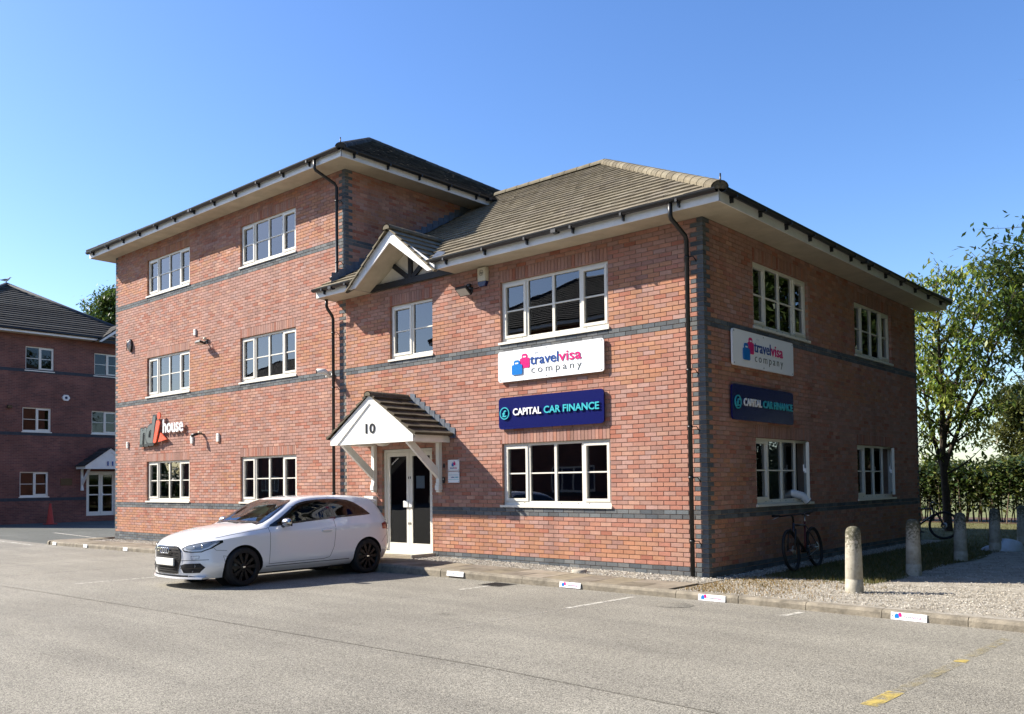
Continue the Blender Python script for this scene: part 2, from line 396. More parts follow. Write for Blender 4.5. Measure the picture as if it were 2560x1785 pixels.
for k in range(60):
    a0, a1 = PI*.02+k*PI*.96/60, PI*.02+(k+1)*PI*.96/60
    h = lambda a: 14+9*math.sin(a*7)+5*math.sin(a*17+1)
    for r0, r1, f0, f1 in ((900, 1300, 0, 1), (1300, 1700, 1, .6)):
        mb.poly([(r0*math.cos(a0), r0*math.sin(a0), h(a0)*f0-1), (r0*math.cos(a1), r0*math.sin(a1), h(a1)*f0-1), (r1*math.cos(a1), r1*math.sin(a1), h(a1)*f1), (r1*math.cos(a0), r1*math.sin(a0), h(a0)*f1)], smooth=True)
tag(mb.build('far_hill', 'far_hill'), kind='structure')
car_park = tag(sheet('car_park', -80, 45, -75, -1.64, 0, 'asphalt', ga), kind='structure')
tag(sheet('access_road', -75, -21.2, -1.64, 60, 0, 'asphalt_new', ga), kind='structure')
def ky(x): return -1.755 - max(0, x-1.5)*.075
kerb = empty('kerb'); tag(kerb, kind='structure')
random.seed(3)
x = 5.9; KJ = []
while x > -20.6:
    x1 = max(x-.915, -20.75); KJ.append((x1, x)); x = x1
for a, b in KJ:
    mb = MB(); y0 = (ky(a)+ky(b))/2; za, zb = gz(a), gz(b); e = .004; j = random.uniform(-.006, .006)
    ya, yb = ky(a)+j, ky(b)+j; wd = .128
    sec = [(0, -.25), (0, -.035), (.022, -.004), (.045, 0), (wd, 0), (wd, -.25)]
    A = [(a+e, ya+u, za+z) for u, z in sec]; B = [(b-e, yb+u, zb+z) for u, z in sec]
    n = len(sec); mb.poly(A); mb.poly(B[::-1])
    for i in range(n): k = (i+1) % n; mb.poly([A[i], B[i], B[k], A[k]])
    mb.build('kerb_stone', 'kerb_concrete', kerb, fix=True)
for k in range(4):    # rounded end where the kerb turns back beside the building
    mb = MB(); a0, a1 = PI+PI/2*(k+.02)/4, PI+PI/2*(k+.98)/4; cx, cy, R = -20.75, -1.25, .505; z = gz(-20.8)
    sec = [(R, -.25), (R, -.035), (R-.03, 0), (R-.128, 0), (R-.128, -.25)]
    A = [(cx+r*math.cos(a0), cy+r*math.sin(a0), z+h) for r, h in sec]; B = [(cx+r*math.cos(a1), cy+r*math.sin(a1), z+h) for r, h in sec]
    n = len(sec); mb.poly(A); mb.poly(B[::-1])
    for i in range(n): q = (i+1) % n; mb.poly([A[i], B[i], B[q], A[q]])
    mb.build('kerb_stone', 'kerb_concrete', kerb, fix=True)
for k in range(13):
    y = -1.25+.915*k; mb = MB(); z = gz(-20.8)
    mb.bevbox(-21.255, -21.127, y+.004, y+.911, z-.25, z, .015); mb.build('kerb_stone', 'kerb_concrete', kerb, fix=True)
pavement = sheet('pavement', -21.13, .25, -1.63, -.0, -.035, 'kerb_concrete'); tag(pavement, kind='structure')
random.seed(5)
def slab(a, b, y0, y1):
    t = random.uniform(.75, 1.15); c = (.24*t, .205*t, .155*t*random.uniform(.92, 1.05)); mb = MB(); g = .005; dz = random.uniform(-.004, .003)
    v = [(a+g, y0+g, gz(a)+dz), (b-g, y0+g, gz(b)+dz), (b-g, y1-g, gz(b)+dz), (a+g, y1-g, gz(a)+dz)]
    lo = [(p[0], p[1], p[2]-.05) for p in v]; mb.poly(v, c)
    for i in range(4): k = (i+1) % 4; mb.poly([lo[i], lo[k], v[k], v[i]], c)
    mb.build('paving_slab', 'slab', pavement)
x = .22
while x > -21.0:
    a = max(x-.45, -21.1)
    for r in range(2): slab(a, x, -1.625+r*.437, -1.625+(r+1)*.437)
    if -8.75 < x < -6.0 or x < -20.2:
        slab(a, x, -.75, -.375); slab(a, x, -.375, -.0)
    x = a
# gravel and lawn
gs = sheet('gravel_strip', -6.1, .25, -.745, .02, -.008, 'gravel_base'); tag(gs, kind='structure')
gs2 = sheet('gravel_strip', -20.2, -8.8, -.745, .02, -.008, 'gravel_base'); tag(gs2, kind='structure')
mb = MB(); mb.poly([(.25, -1.63, -.02), (1.5, -1.63, -.02), (6, -1.96, -.02), (30, -3.2, -.02), (30, 40, -.02), (-.1, 40, -.02), (-.1, 0, -.02), (.25, 0, -.02)])
tag(mb.build('gravel_yard', 'gravel_base'), kind='structure')
mb = MB(); rr = random.Random(2); L = [(.42, .55)]
for k in range(1, 30): L.append((.42+1.75*k/29, .78+.16*math.sin(k*1.3)+rr.uniform(-.08, .08)))
for k in range(1, 40): L.append((2.2+.12*math.sin(k*.8)+rr.uniform(-.06, .06), .8+k*.55))
L += [(2.2, 22.5), (.42, 22.5)]
mb.poly([(x, y, -.012) for x, y in L]); mb.poly([(-14, 11.3, -.012), (.42, 11.3, -.012), (.42, 22.5, -.012), (-14, 22.5, -.012)])
tag(mb.build('lawn', 'lawn'), kind='structure')
mb = MB(); mb.poly([(-14, 20.2, -.006), (16, 22.0, -.006), (16, 27, -.006), (-14, 25, -.006)]); tag(mb.build('bare_earth', 'leaf_litter'), kind='structure')
OCT = [(1, 0, 0), (0, 1, 0), (-1, 0, 0), (0, -1, 0), (0, 0, 1), (0, 0, -.6)]
OF = [(0, 1, 4), (1, 2, 4), (2, 3, 4), (3, 0, 4), (1, 0, 5), (2, 1, 5), (3, 2, 5), (0, 3, 5)]
def stones(name, areas, label):
    mb = MB(); r = random.Random(11)
    for (x0, x1, y0, y1, n, s0, s1, pal) in areas:
        for _ in range(n):
            x, y = r.uniform(x0, x1), r.uniform(y0, y1); s = r.uniform(s0, s1); a = r.uniform(0, PI); ca, sa = math.cos(a), math.sin(a)
            z = (gz(x) if x < .3 else -.012); sx, sy, sz = s*r.uniform(.8, 1.3), s*r.uniform(.6, 1), s*r.uniform(.5, .9); tl = r.uniform(-.4, .4)
            v = [(x+(p[0]*sx)*ca-(p[1]*sy)*sa, y+(p[0]*sx)*sa+(p[1]*sy)*ca, z+p[2]*sz+p[0]*sx*tl+.003) for p in OCT]
            t = r.uniform(.55, 1.15); c = pal[r.randrange(len(pal))]
            mb.raw(v, OF, tuple(q*t for q in c))
    o = mb.build(name, 'stone_chips'); tag(o, label, 'gravel', kind='stuff')
PAL = [(.50, .46, .385), (.54, .50, .42), (.45, .40, .32), (.34, .305, .25), (.56, .53, .47)]
PALB = [(.32, .20, .08), (.25, .16, .07), (.40, .30, .16), (.48, .42, .32)]
stones('gravel', [(-6.0, .2, -.73, -.01, 5200, .008, .018, PAL), (-20.1, -8.9, -.73, -.01, 2200, .010, .02, PAL), (.03, .45, 0, 10.8, 1500, .010, .02, PAL),
                  (.3, 6.4, -1.55, .85, 9500, .006, .014, PAL), (2.2, 7.5, .6, 5, 3200, .008, .016, PAL), (2.2, 9, 5, 16, 2200, .010, .02, PAL)], 'pale stone chippings spread along the wall foot and the yard')
mb = MB(); r = random.Random(4)     # parched moss and grass at the yard corner
for _ in range(3400):
    x = .3+abs(r.gauss(0, 1))*.85; y = r.uniform(-1.5, .7)
    if x > 2.6 or y > .75: continue
    if r.random() < .35*math.sin(x*5+y*4)+.1: continue
    h = r.uniform(.006, .025); a = r.uniform(0, PI); d = .006; lx, ly = r.uniform(-.02, .02), r.uniform(-.02, .02)
    c = r.choice([(.30, .19, .06), (.24, .15, .05), (.36, .26, .10), (.15, .12, .04)])
    mb.poly([(x-d*math.cos(a), y-d*math.sin(a), -.02), (x+d*math.cos(a), y+d*math.sin(a), -.02), (x+lx, y+ly, h)], c)
tag(mb.build('dry_moss', 'leaf'), 'parched brown moss and grass at the corner of the gravel yard', 'moss', kind='stuff')
mb = MB(); r = random.Random(8)
for _ in range(16000):
    if r.random() < .75: x, y = r.uniform(.45, 2.25), .75+abs(r.gauss(0, 1))*6
    else: x, y = r.uniform(-6, 2.2), r.uniform(11.4, 22)
    h = r.uniform(.02, .06); a = r.uniform(0, PI); d = .006; lx, ly = r.uniform(-.03, .03), r.uniform(-.03, .03)
    c = r.choice([(.12, .10, .03), (.09, .10, .025), (.19, .15, .06), (.07, .085, .02)])
    mb.poly([(x-d*math.cos(a), y-d*math.sin(a), -.012), (x+d*math.cos(a), y+d*math.sin(a), -.012), (x+lx, y+ly, h)], c)
tag(mb.build('grass', 'leaf'), 'short dry grass of the shaded lawn beside the building', 'grass', kind='stuff')
# painted lines (sheets lying on the asphalt)
def line(name, x0, y0, x1, y1, wd, mat, base=-.10):
    d = Vector((x1-x0, y1-y0)).normalized(); n = Vector((-d.y, d.x))*wd/2; mb = MB(); S = 6
    for k in range(S):
        p = Vector((x0, y0)).lerp(Vector((x1, y1)), k/S); q = Vector((x0, y0)).lerp(Vector((x1, y1)), (k+1)/S)
        mb.poly([(v.x, v.y, ga(v.x)+.004) for v in (p-n, q-n, q+n, p+n)])
    return mb.build(name, mat, car_park)
for x, ln in ((-.1, 1.5), (2.27, .42), (-2.55, .9)): line('bay_line', x, -2.0, x-.06, -2.0-ln, .085, 'paint_white')
for x in (-.15, -2.6, -5.05): line('bay_line', x, -3.5, x-.1, -6.0, .07, 'paint_faint')
line('bay_line', -8.3, -2.1, -8.5, -6.2, .08, 'paint_white')
for x in (-10.9, -13.3, -15.8, -18.3, -20.6): line('bay_line', x, -2.1, x-.15, -6.4, .08, 'paint_faint')
line('bay_line', 1.0, -3.34, 2.9, -2.95, .05, 'paint_faint')
line('bay_line', 4.42, -6.1, 4.44, -5.55, .12, 'paint_yellow'); line('bay_line', 4.44, -5.5, 4.5, -4.1, .1, 'paint_yellow_faint'); line('bay_line', 4.5, -4.05, 4.5, -3.9, .1, 'paint_yellow'); line('bay_line', 4.5, -3.8, 4.55, -2.5, .1, 'paint_yellow_faint')
line('bay_line', -27.4, 1.09, -22.6, .62, .12, 'paint_white'); line('bay_line', -25.5, -1.95, -20.9, -2.16, .12, 'paint_white')
line('tarmac_seam', -7.8, -7.03, 1.4, -6.85, .035, 'seam'); line('tarmac_seam', 1.4, -6.85, 4.2, -7.0, .03, 'seam'); line('tarmac_seam', -7.8, -7.03, -14, -7.3, .03, 'seam')
def gully(x, y, name, label):
    t = empty(name, (x, y, ga(x))); tag(t, label, 'drain')
    m = MB(); m.box(-.22, .22, -.22, .22, -.05, .004, mi=0)
    m.build('surround', 'tar', t)
    for k in range(7): m = MB(); m.box(-.18, .18, -.17+k*.05, -.15+k*.05, .004, .012); m.build('bar', 'plastic_black', t)
gully(-2.6, -2.05, 'drain_grate', 'black iron drain grate in the asphalt close to the kerb')
t = empty('manhole_cover', (.75, -2.4, ga(.7))); tag(t, 'round iron manhole cover in the asphalt near the kerb sign', 'manhole cover')
MB().lathe([(0, .010), (.20, .010), (.215, .004), (.235, .008), (.25, .004)], n=28).build('lid', 'seam', t)
# small stone edging at the end of the gravel, and the inspection cap in it
t = empty('edging_stone', (-6.02, -.4, gz(-6))); tag(t, 'short pale edging stone between door paving and gravel', 'edging stone')
MB().bevbox(-.025, .025, -.3, .38, -.05, .07, .01).build('stone', 'concrete', t)
t = empty('inspection_cap', (-2.05, -.6, gz(-2))); tag(t, 'round grey inspection cap set in the wall gravel', 'drain cap')
MB().lathe([(0, .05), (.10, .05), (.125, .042), (.13, -.02)], n=24).build('cap', 'concrete', t)
# ------------------------------------------------------------------ the office building
def wq(side, u, n, z): return (u, side[1]-n, z) if side[0] == 'f' else (side[1]+n, u, z)
def wbox(mb, side, u0, u1, n0, n1, z0, z1, bev=0, **kw):
    a = (u0, u1, side[1]-n1, side[1]-n0, z0, z1) if side[0] == 'f' else (side[1]+n0, side[1]+n1, u0, u1, z0, z1)
    return mb.bevbox(*a, bev, **kw) if bev else mb.box(*a, **kw)
def pane_quad(mb, side, u0, u1, z0, z1, n):
    mb.poly([wq(side, u0, n, z0), wq(side, u1, n, z0), wq(side, u1, n, z1), wq(side, u0, n, z1)]); return mb
FRONT = ('f', 0.0); RIGHT = ('r', 0.0)
building = empty('office_building', (0, 0, 0))
tag(building, 'red brick office block with three-storey wing and lower hipped wing', 'building')
rb = random.Random(21)
REDS = [(.405, .205, .150), (.39, .192, .140), (.385, .215, .168), (.41, .195, .132), (.335, .18, .142), (.385, .168, .118), (.385, .23, .19), (.44, .245, .178)]
BLUES = [(.105, .118, .125), (.125, .135, .138), (.088, .10, .112), (.145, .15, .148), (.098, .103, .107)]
def shade(c, t): return tuple(q*t for q in c)
def red(u, z):
    k = math.sin(z*1.7+.6)*.5+math.sin(u*.9+z*.6)*.35+math.sin(z*4.3)*.3     # deliveries of bricks differ from lift to lift
    i = rb.random()
    if i < .05: c = (.35, .135, .088)
    elif k > .35 and i < .6: c = rb.choice([(.42, .21, .125), (.41, .19, .11), (.39, .20, .13)])
    elif k < -.4 and i < .6: c = rb.choice([(.38, .21, .165), (.35, .195, .15), (.40, .225, .18)])
    else: c = rb.choice(REDS)
    return shade(c, rb.uniform(.9, 1.1))
def blue(): return shade(rb.choice(BLUES), rb.uniform(.8, 1.25))
ALLB = []     # (dist, side, u0, u1, n_in, n_out, z0, z1, colour)
def lay(side, ustart, uend, sgn, z0c, z1c, openings, corner_at=None, corner_first='even', quoin_end=False, soldier=True, bands=(), plinth=2, hide=None):
    """courses k in z0c..z1c; u runs from ustart in direction sgn over length uend"""
    L = abs(uend-ustart)
    for k in range(z0c, z1c):
        za, zb = k*.075+.006, (k+1)*.075-.006
        zm = (za+zb)/2
        even = k % 2 == 0
        firstfull = even if corner_first == 'even' else not even
        isblue = k < plinth or any(a <= k < b for a, b in bands)
        holes = []
        for (a, b, c, d, sol) in openings:
            top = d+(.225 if sol else 0)
            if c < zm < top:
                s0, s1 = sorted(((a-ustart)*sgn, (b-ustart)*sgn)); holes.append((s0, s1))
        holes.sort(); free = []; cur = 0
        for h0, h1 in holes: free.append((cur, h0)); cur = h1
        free.append((cur, L))
        s = 0.0 if firstfull else .1125
        i = 0
        while s < L:
            e = s+.215
            for f0, f1 in free:
                g0 = f0+(.0 if f0 == 0 else .005); g1 = f1-(.0 if f1 == L else .005)
                c0, c1 = max(s, g0), min(e, g1)
                if c1-c0 < .012: continue
                col = blue() if (isblue or (corner_at and i == 0 and firstfull)) else None
                if quoin_end and (L-e < .01 or (L-s < .25 and not firstfull and L-s > .1)): col = blue()
                if col is None: col = red(ustart+sgn*s, zm)
                ua, ub = sorted((ustart+sgn*c0, ustart+sgn*c1))
                if hide and hide((ua+ub)/2, zm): continue
                pr = rb.uniform(-.0015, .0015)
                dep = .1025
                P = wq(side, (ua+ub)/2, 0, zm)
                ALLB.append(((Vector(P)-CAM).length, side, ua, ub, -dep, pr, za, zb, col))
            s += .225; i += 1
    if soldier:
        for (a, b, c, d, sol) in openings:
            if not sol: continue
            n = max(1, round((b-a)/.075)); w_ = (b-a)/n
            for q in range(n):
                col = shade(red(a, d+.1), .93); P = wq(side, a+w_*(q+.5), 0, d+.1)
                ALLB.append(((Vector(P)-CAM).length, side, a+w_*q+.005, a+w_*(q+1)-.005, -.1025, rb.uniform(-.001, .0015), d+.005, d+.22, col))
WF = [(-4.23, -1.80, 1.05, 2.25, True), (-4.23, -1.80, 4.125, 5.325, True), (-7.36, -6.07, 4.125, 5.325, True), (-7.64, -6.12, -.5, 2.25, False)]
WL = [(-18.10, -15.66, z0, z1, True) for z0, z1 in ((1.05, 2.25), (4.125, 5.325), (7.125, 8.25))] + [(-13.12, -10.72, z0, z1, True) for z0, z1 in ((1.05, 2.25), (4.125, 5.325), (7.125, 8.25))]
WR = [(1.75, 4.13, 1.05, 2.25, True), (6.60, 8.97, 1.05, 2.25, True), (1.77, 4.15, 4.125, 5.325, True), (6.63, 9.0, 4.125, 5.325, True)]
XA, XL_, DP = -8.845, -20.13, 10.83
BANDS = ((12, 14), (53, 55))
lay(FRONT, 0, XA+.012, -1, -2, 76, WF, True, 'even', bands=BANDS)
lay(FRONT, XA, XL_, -1, -2, 116, WL, True, 'even', quoin_end=True, bands=BANDS+((93, 95),))
lay(RIGHT, 0, DP, 1, -2, 76, WR, True, 'odd', bands=BANDS, quoin_end=True)
SIDE = ('r', XA)
lay(SIDE, 0, 9.5, 1, 76, 116, [], True, 'odd', bands=((93, 95),), plinth=0, hide=lambda u, z: z < 5.75+(u+.6)*.577)
# mortar cores
def core(name, side, u0, u1, z0, z1, openings, th=.28):
    g = .006; H = [(a-g, b+g, c-g, d+g) for a, b, c, d, s in openings]; mb = MB()
    us = sorted(set([u0, u1]+[q for h in H for q in h[:2] if u0 < q < u1])); zs = sorted(set([z0, z1]+[q for h in H for q in h[2:] if z0 < q < z1]))
    for a, b in zip(us[:-1], us[1:]):
        for c, d in zip(zs[:-1], zs[1:]):
            um, zm = (a+b)/2, (c+d)/2
            if any(h[0] < um < h[1] and h[2] < zm < h[3] for h in H): continue
            mb.poly([wq(side, a, -.011, c), wq(side, b, -.011, c), wq(side, b, -.011, d), wq(side, a, -.011, d)])
            mb.poly([wq(side, a, -th, c), wq(side, a, -th, d), wq(side, b, -th, d), wq(side, b, -th, c)], mi=1)
    for a, b, c, d in H:
        c = max(c, z0)
        mb.poly([wq(side, a, -.007, c), wq(side, a, -.007, d), wq(side, a, -th, d), wq(side, a, -th, c)]); mb.poly([wq(side, b, -.007, c), wq(side, b, -th, c), wq(side, b, -th, d), wq(side, b, -.007, d)])
        mb.poly([wq(side, a, -.007, d), wq(side, b, -.007, d), wq(side, b, -th, d), wq(side, a, -th, d)]); mb.poly([wq(side, a, -.007, c), wq(side, a, -th, c), wq(side, b, -th, c), wq(side, b, -.007, c)])
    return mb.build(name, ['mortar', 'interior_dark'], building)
wall_front = core('wall', FRONT, XA, -.007, -.3, 5.70, WF)
wall_left = core('wall', FRONT, XL_+.007, XA, -.3, 8.70, WL)
wall_right = core('wall', RIGHT, .007, DP, -.3, 5.70, WR)
mb = MB(); s_ = SIDE
mb.poly([wq(s_, .007, -.007, 5.5), wq(s_, DP, -.007, 5.5), wq(s_, DP, -.007, 8.7), wq(s_, .007, -.007, 8.7)])
wall_side = mb.build('wall', 'mortar', building)
mb = MB(); mb.box(XL_, XL_+.25, .11, DP, -.3, 8.7); mb.box(XL_+.25, -.25, DP-.25, DP, -.3, 5.7); mb.box(XL_+.25, XA-.01, DP-.25, DP, 5.7, 8.7)
mb.build('wall', 'far_brick', building)
ALLB.sort(key=lambda b: b[0])
def parent_of(side, u): return wall_right if side == RIGHT else wall_side if side == SIDE else wall_front if u > XA else wall_left
single = ALLB[:300]; rest = ALLB[300:]
BM = {}
for d, side, u0, u1, n0, n1, z0, z1, col in single:
    t = min(range(6), key=lambda i: abs(i-rb.random()*6)); isb = col[2] > col[0]
    key = (side, round(u1-u0, 4), round(z1-z0, 4), isb, t)
    if key not in BM:
        m = MB(); a = (u1-u0)/2; h = (z1-z0)/2
        if side[0] == 'f': m.bevbox(-a, a, 0, .1, -h, h, .003, col=col)
        else: m.bevbox(-.1, 0, -a, a, -h, h, .003, col=col)
        o = m.build('brick', 'brick', fix=True); BM[key] = o.data; bpy.data.objects.remove(o)
    o = link('brick', BM[key], parent_of(side, (u0+u1)/2)); o.location = wq(side, (u0+u1)/2, n1, (z0+z1)/2)
groups = {}
for b in rest: groups.setdefault(parent_of(b[1], (b[2]+b[3])/2).name, []).append(b)
for nm, bl in groups.items():
    m = MB()
    for d, side, u0, u1, n0, n1, z0, z1, col in bl:
        wbox(m, side, u0, u1, n0, n1, z0, z1, col=col, skip='k' if side[0] == 'f' else 'l')
    tag(m.build('bricks', 'brick', bpy.data.objects[nm]), kind='stuff')
# rooms behind the glass
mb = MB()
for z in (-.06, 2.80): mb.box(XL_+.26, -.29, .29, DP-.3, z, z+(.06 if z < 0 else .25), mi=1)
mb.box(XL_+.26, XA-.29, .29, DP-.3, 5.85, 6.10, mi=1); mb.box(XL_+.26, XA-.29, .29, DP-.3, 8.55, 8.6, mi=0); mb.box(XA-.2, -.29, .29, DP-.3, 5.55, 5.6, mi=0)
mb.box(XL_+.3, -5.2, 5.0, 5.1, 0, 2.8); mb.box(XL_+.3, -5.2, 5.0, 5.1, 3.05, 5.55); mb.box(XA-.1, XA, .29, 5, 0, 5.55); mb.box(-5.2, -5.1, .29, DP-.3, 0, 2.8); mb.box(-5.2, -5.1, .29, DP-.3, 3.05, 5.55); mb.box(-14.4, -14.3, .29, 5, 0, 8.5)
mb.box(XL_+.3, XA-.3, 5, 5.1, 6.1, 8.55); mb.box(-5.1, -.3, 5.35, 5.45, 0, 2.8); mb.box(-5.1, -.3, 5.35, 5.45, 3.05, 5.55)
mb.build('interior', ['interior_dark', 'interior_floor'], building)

def window(parent, side, u0, u1, z0, z1, lights=4, casements=(0, 3), opened=(), sillmat='frame_white', small=False, glass='window_glass'):
    F0, F1 = -.13, -.062; t = .048
    m = MB()
    wbox(m, side, u0, u0+t, F0, F1, z0+.05, z1); wbox(m, side, u1-t, u1, F0, F1, z0+.05, z1)
    wbox(m, side, u0+t, u1-t, F0, F1, z1-t, z1); wbox(m, side, u0+t, u1-t, F0, F1, z0+.05, z0+.05+.075)
    lw = (u1-u0)/lights; zb, zt = z0+.125, z1-t
    for i in range(1, lights): wbox(m, side, u0+lw*i-.026, u0+lw*i+.026, F0, F1-.002, zb, zt)
    w_ = m.build('window', 'frame_white', parent)
    m = MB(); wbox(m, side, u0-.045, u1+.03, -.14, .028, z0+.006, z0+.05); m.build('sill', sillmat, w_)
    if not small:
        for i in range(1, lights):
            for q in (-.12, .12):
                m = MB(); wbox(m, side, u0+lw*i+q-.012, u0+lw*i+q+.012, F1, F1+.003, z0+.085, z0+.097); m.build('drain_cap', 'letter_slate', w_)
    for i in range(lights):
        a, b = u0+lw*i+(t if i == 0 else .026), u0+lw*(i+1)-(t if i == lights-1 else .026)
        zm = (zb+zt)/2
        if i in opened:     # casement swung out on its right-hand side
            hinge = empty('casement', wq(side, b, F1, 0), 0, w_); wd = b-a; sd = ('r', 0) if side[0] == 'r' else ('f', 0)
            hinge.rotation_euler = (0, 0, math.radians(22))
            m = MB(); c = .052
            wbox(m, sd, -wd, -wd+c, -.02, .035, zb-.01, zt+.01); wbox(m, sd, -c, 0, -.02, .035, zb-.01, zt+.01); wbox(m, sd, -wd+c, -c, -.02, .035, zb-.01, zb+c); wbox(m, sd, -wd+c, -c, -.02, .035, zt-c, zt+.01); wbox(m, sd, -wd+c, -c, -.012, .027, zm-.012, zm+.012)
            m.build('casement_frame', 'frame_white', hinge)
            m = MB(); pane_quad(m, sd, -wd+c, -c, zb+c, zt-c, .0); m.build('pane', 'window_glass', hinge)
            m = MB(); wbox(m, sd, -wd+.012, -wd+.04, -.06, -.02, zm-.04, zm+.04); wbox(m, sd, -wd+.016, -wd+.036, -.075, -.055, zm-.02, zm+.11); m.build('handle', 'letter_white', hinge)
            continue
        if i in casements:
            c = .05; m = MB()
            for q in ((a, a+c, zb, zt), (b-c, b, zb, zt), (a+c, b-c, zb, zb+c), (a+c, b-c, zt-c, zt)): wbox(m, side, q[0], q[1], F0+.01, F1+.016, q[2], q[3])
            m.build('casement', 'frame_white', w_)
            a, b, lo, hi = a+c, b-c, zb+c, zt-c
        else: lo, hi = zb, zt
        m = MB(); wbox(m, side, a, b, -.108, -.074, zm-.0125, zm+.0125); m.build('glazing_bar', 'frame_white', w_)
        for q0, q1 in ((lo, zm-.0125), (zm+.0125, hi)):
            m = MB(); pane_quad(m, side, a, b, q0, q1, -.095); m.build('pane', glass, w_)
    return w_
for a, b, c, d, s in WF[:2]: window(building, FRONT, a, b, c, d)
window(building, FRONT, *WF[2][:4], lights=2, casements=(0,))
for q in WL: window(building, FRONT, *q[:4])
for i, q in enumerate(WR): window(building, RIGHT, *q[:4], casements=(0,) if i < 2 else (0, 3), opened=(3,) if i < 2 else ())
for x0 in (-18.0, -13.0):    # dark red curtains in the ground-floor wing
    for k in (0, 1, 2):
        m = MB(); n = 18
        for q in range(n):
            a, b = x0+.05+k*.78+.6*q/n, x0+.05+k*.78+.6*(q+1)/n
            m.poly([(a, .55+.03*math.sin(q*1.7), 1.0), (b, .55+.03*math.sin((q+1)*1.7), 1.0), (b, .55+.03*math.sin((q+1)*1.7), 2.3), (a, .55+.03*math.sin(q*1.7), 2.3)], smooth=True)
        m.build('curtain', 'curtain_red', building)
m = MB(); wbox(m, RIGHT, 3.55, 4.10, -.60, -.58, 1.05, 2.3); m.build('blind', 'blind_grey', building)
# entrance doors
du0, du1, dz0, dz1 = -7.64, -6.12, gz(-6.9)+.02, 2.25
m = MB(); wbox(m, FRONT, du0, du0+.06, -.16, -.06, dz0, dz1); wbox(m, FRONT, du1-.06, du1, -.16, -.06, dz0, dz1); wbox(m, FRONT, du0+.06, du1-.06, -.16, -.06, dz1-.06, dz1); wbox(m, FRONT, du0-.02, du1+.02, -.2, .0, dz0-.06, dz0+.035)
dfr = m.build('door_frame', 'frame_white', building)
dm = (du0+du1)/2
for a, b, hs in ((du0+.062, dm-.004, 1), (dm+.004, du1-.062, 0)):
    m = MB(); z0, z1 = dz0+.04, dz1-.065; c = .085
    wbox(m, FRONT, a, a+c, -.135, -.085, z0, z1); wbox(m, FRONT, b-c, b, -.135, -.085, z0, z1); wbox(m, FRONT, a+c, b-c, -.135, -.085, z1-c, z1); wbox(m, FRONT, a+c, b-c, -.135, -.085, z0, z0+.17)
    door = m.build('door', 'frame_white', building)
    m = MB(); pane_quad(m, FRONT, a+c, b-c, z0+.17, z1-c, -.11); m.build('pane', 'window_glass_plain', door)
    m = MB(); hu = b-.06 if hs else a+.055
    wbox(m, FRONT, hu-.05-.05*hs, hu+.05, -.085, -.05, 1.02, 1.16, bev=.008); m.build('handle', 'plastic_white', door, fix=True)
    for zz in (1.62, .66):
        m = MB(); wbox(m, FRONT, (b-.03) if hs else (a+.02), (b-.01) if hs else (a+.04), -.085, -.078, zz, zz+.05); m.build('lock', 'letter_dark', door)
m = MB(); wbox(m, FRONT, dm+.17, dm+.42, -.125, -.121, 1.42, 1.68); o = m.build('notice', 'letter_pale', building)

# ---- eaves, gutters, roofs
OV = .58
def fascia_run(parent, side, u0, u1, z, gutter=True, gap=1.0):
    m = MB(); wbox(m, side, u0, u1, OV-.02, OV, z-.015, z+.165); m.build('fascia', 'fascia_white', parent)
    if gutter:
        m = MB(); n = 10; ring = []
        for k in range(n+1):
            a = PI+PI*k/n; ring.append((.066*math.cos(a), .066*math.sin(a)))
        ring += [(p[0]*.9, p[1]*.9) for p in ring[::-1]]
        A = [wq(side, u0, OV+.070+p[0], z+.165+p[1]) for p in ring]; B = [wq(side, u1, OV+.070+p[0], z+.165+p[1]) for p in ring]
        for i in range(len(ring)): k = (i+1) % len(ring); m.poly([A[i], B[i], B[k], A[k]], smooth=True)
        m.poly(A); m.poly(B[::-1]); g = m.build('gutter', 'gutter_black', parent, fix=True)
        u = min(u0, u1)+.35
        while u < max(u0, u1)-.1:
            m = MB(); wbox(m, side, u-.018, u+.018, OV, OV+.128, z+.088, z+.16); wbox(m, side, u-.012, u+.012, OV+.002, OV+.06, z+.02, z+.09); m.build('bracket', 'gutter_black', g); u += gap
        m = MB(); wbox(m, side, (u0+u1)/2-.05, (u0+u1)/2+.05, OV+.003, OV+.132, z+.085, z+.165); m.build('joint_clip', 'gutter_black', g)
def tub(parent, name, pts, r, mat, n=12): m = MB(); m.tube(pts, r, n); return m.build(name, mat, parent)
E2, E3 = 5.70, 8.70
GL, GR, GA = -7.93, -5.40, 6.70       # the little gable over the eaves: feet and apex
def soffit(parent, *bx):
    m = MB(); m.box(*bx); return m.build('soffit', 'soffit', parent)
eaves = building
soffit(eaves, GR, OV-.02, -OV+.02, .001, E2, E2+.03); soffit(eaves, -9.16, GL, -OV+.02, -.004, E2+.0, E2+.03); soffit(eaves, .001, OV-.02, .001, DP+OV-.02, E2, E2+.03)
fascia_run(eaves, FRONT, GR-.02, OV, E2); fascia_run(eaves, FRONT, -9.18, GL+.03, E2, gap=.8); fascia_run(eaves, RIGHT, -OV+.002, DP+OV, E2)
m = MB(); m.box(-9.18, -9.16, -OV, -.004, E2-.015, E2+.165); m.build('fascia', 'fascia_white', eaves)
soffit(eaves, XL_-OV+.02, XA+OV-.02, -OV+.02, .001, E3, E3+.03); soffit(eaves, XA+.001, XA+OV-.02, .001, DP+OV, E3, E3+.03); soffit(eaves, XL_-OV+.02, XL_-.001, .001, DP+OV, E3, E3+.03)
fascia_run(eaves, FRONT, XL_-OV, XA+OV, E3); fascia_run(eaves, ('r', XA), -OV+.002, 9.0, E3)
m = MB(); m.box(XL_-OV, XL_-OV+.02, -OV+.022, DP+OV, E3-.015, E3+.165); m.build('fascia', 'fascia_white', eaves)

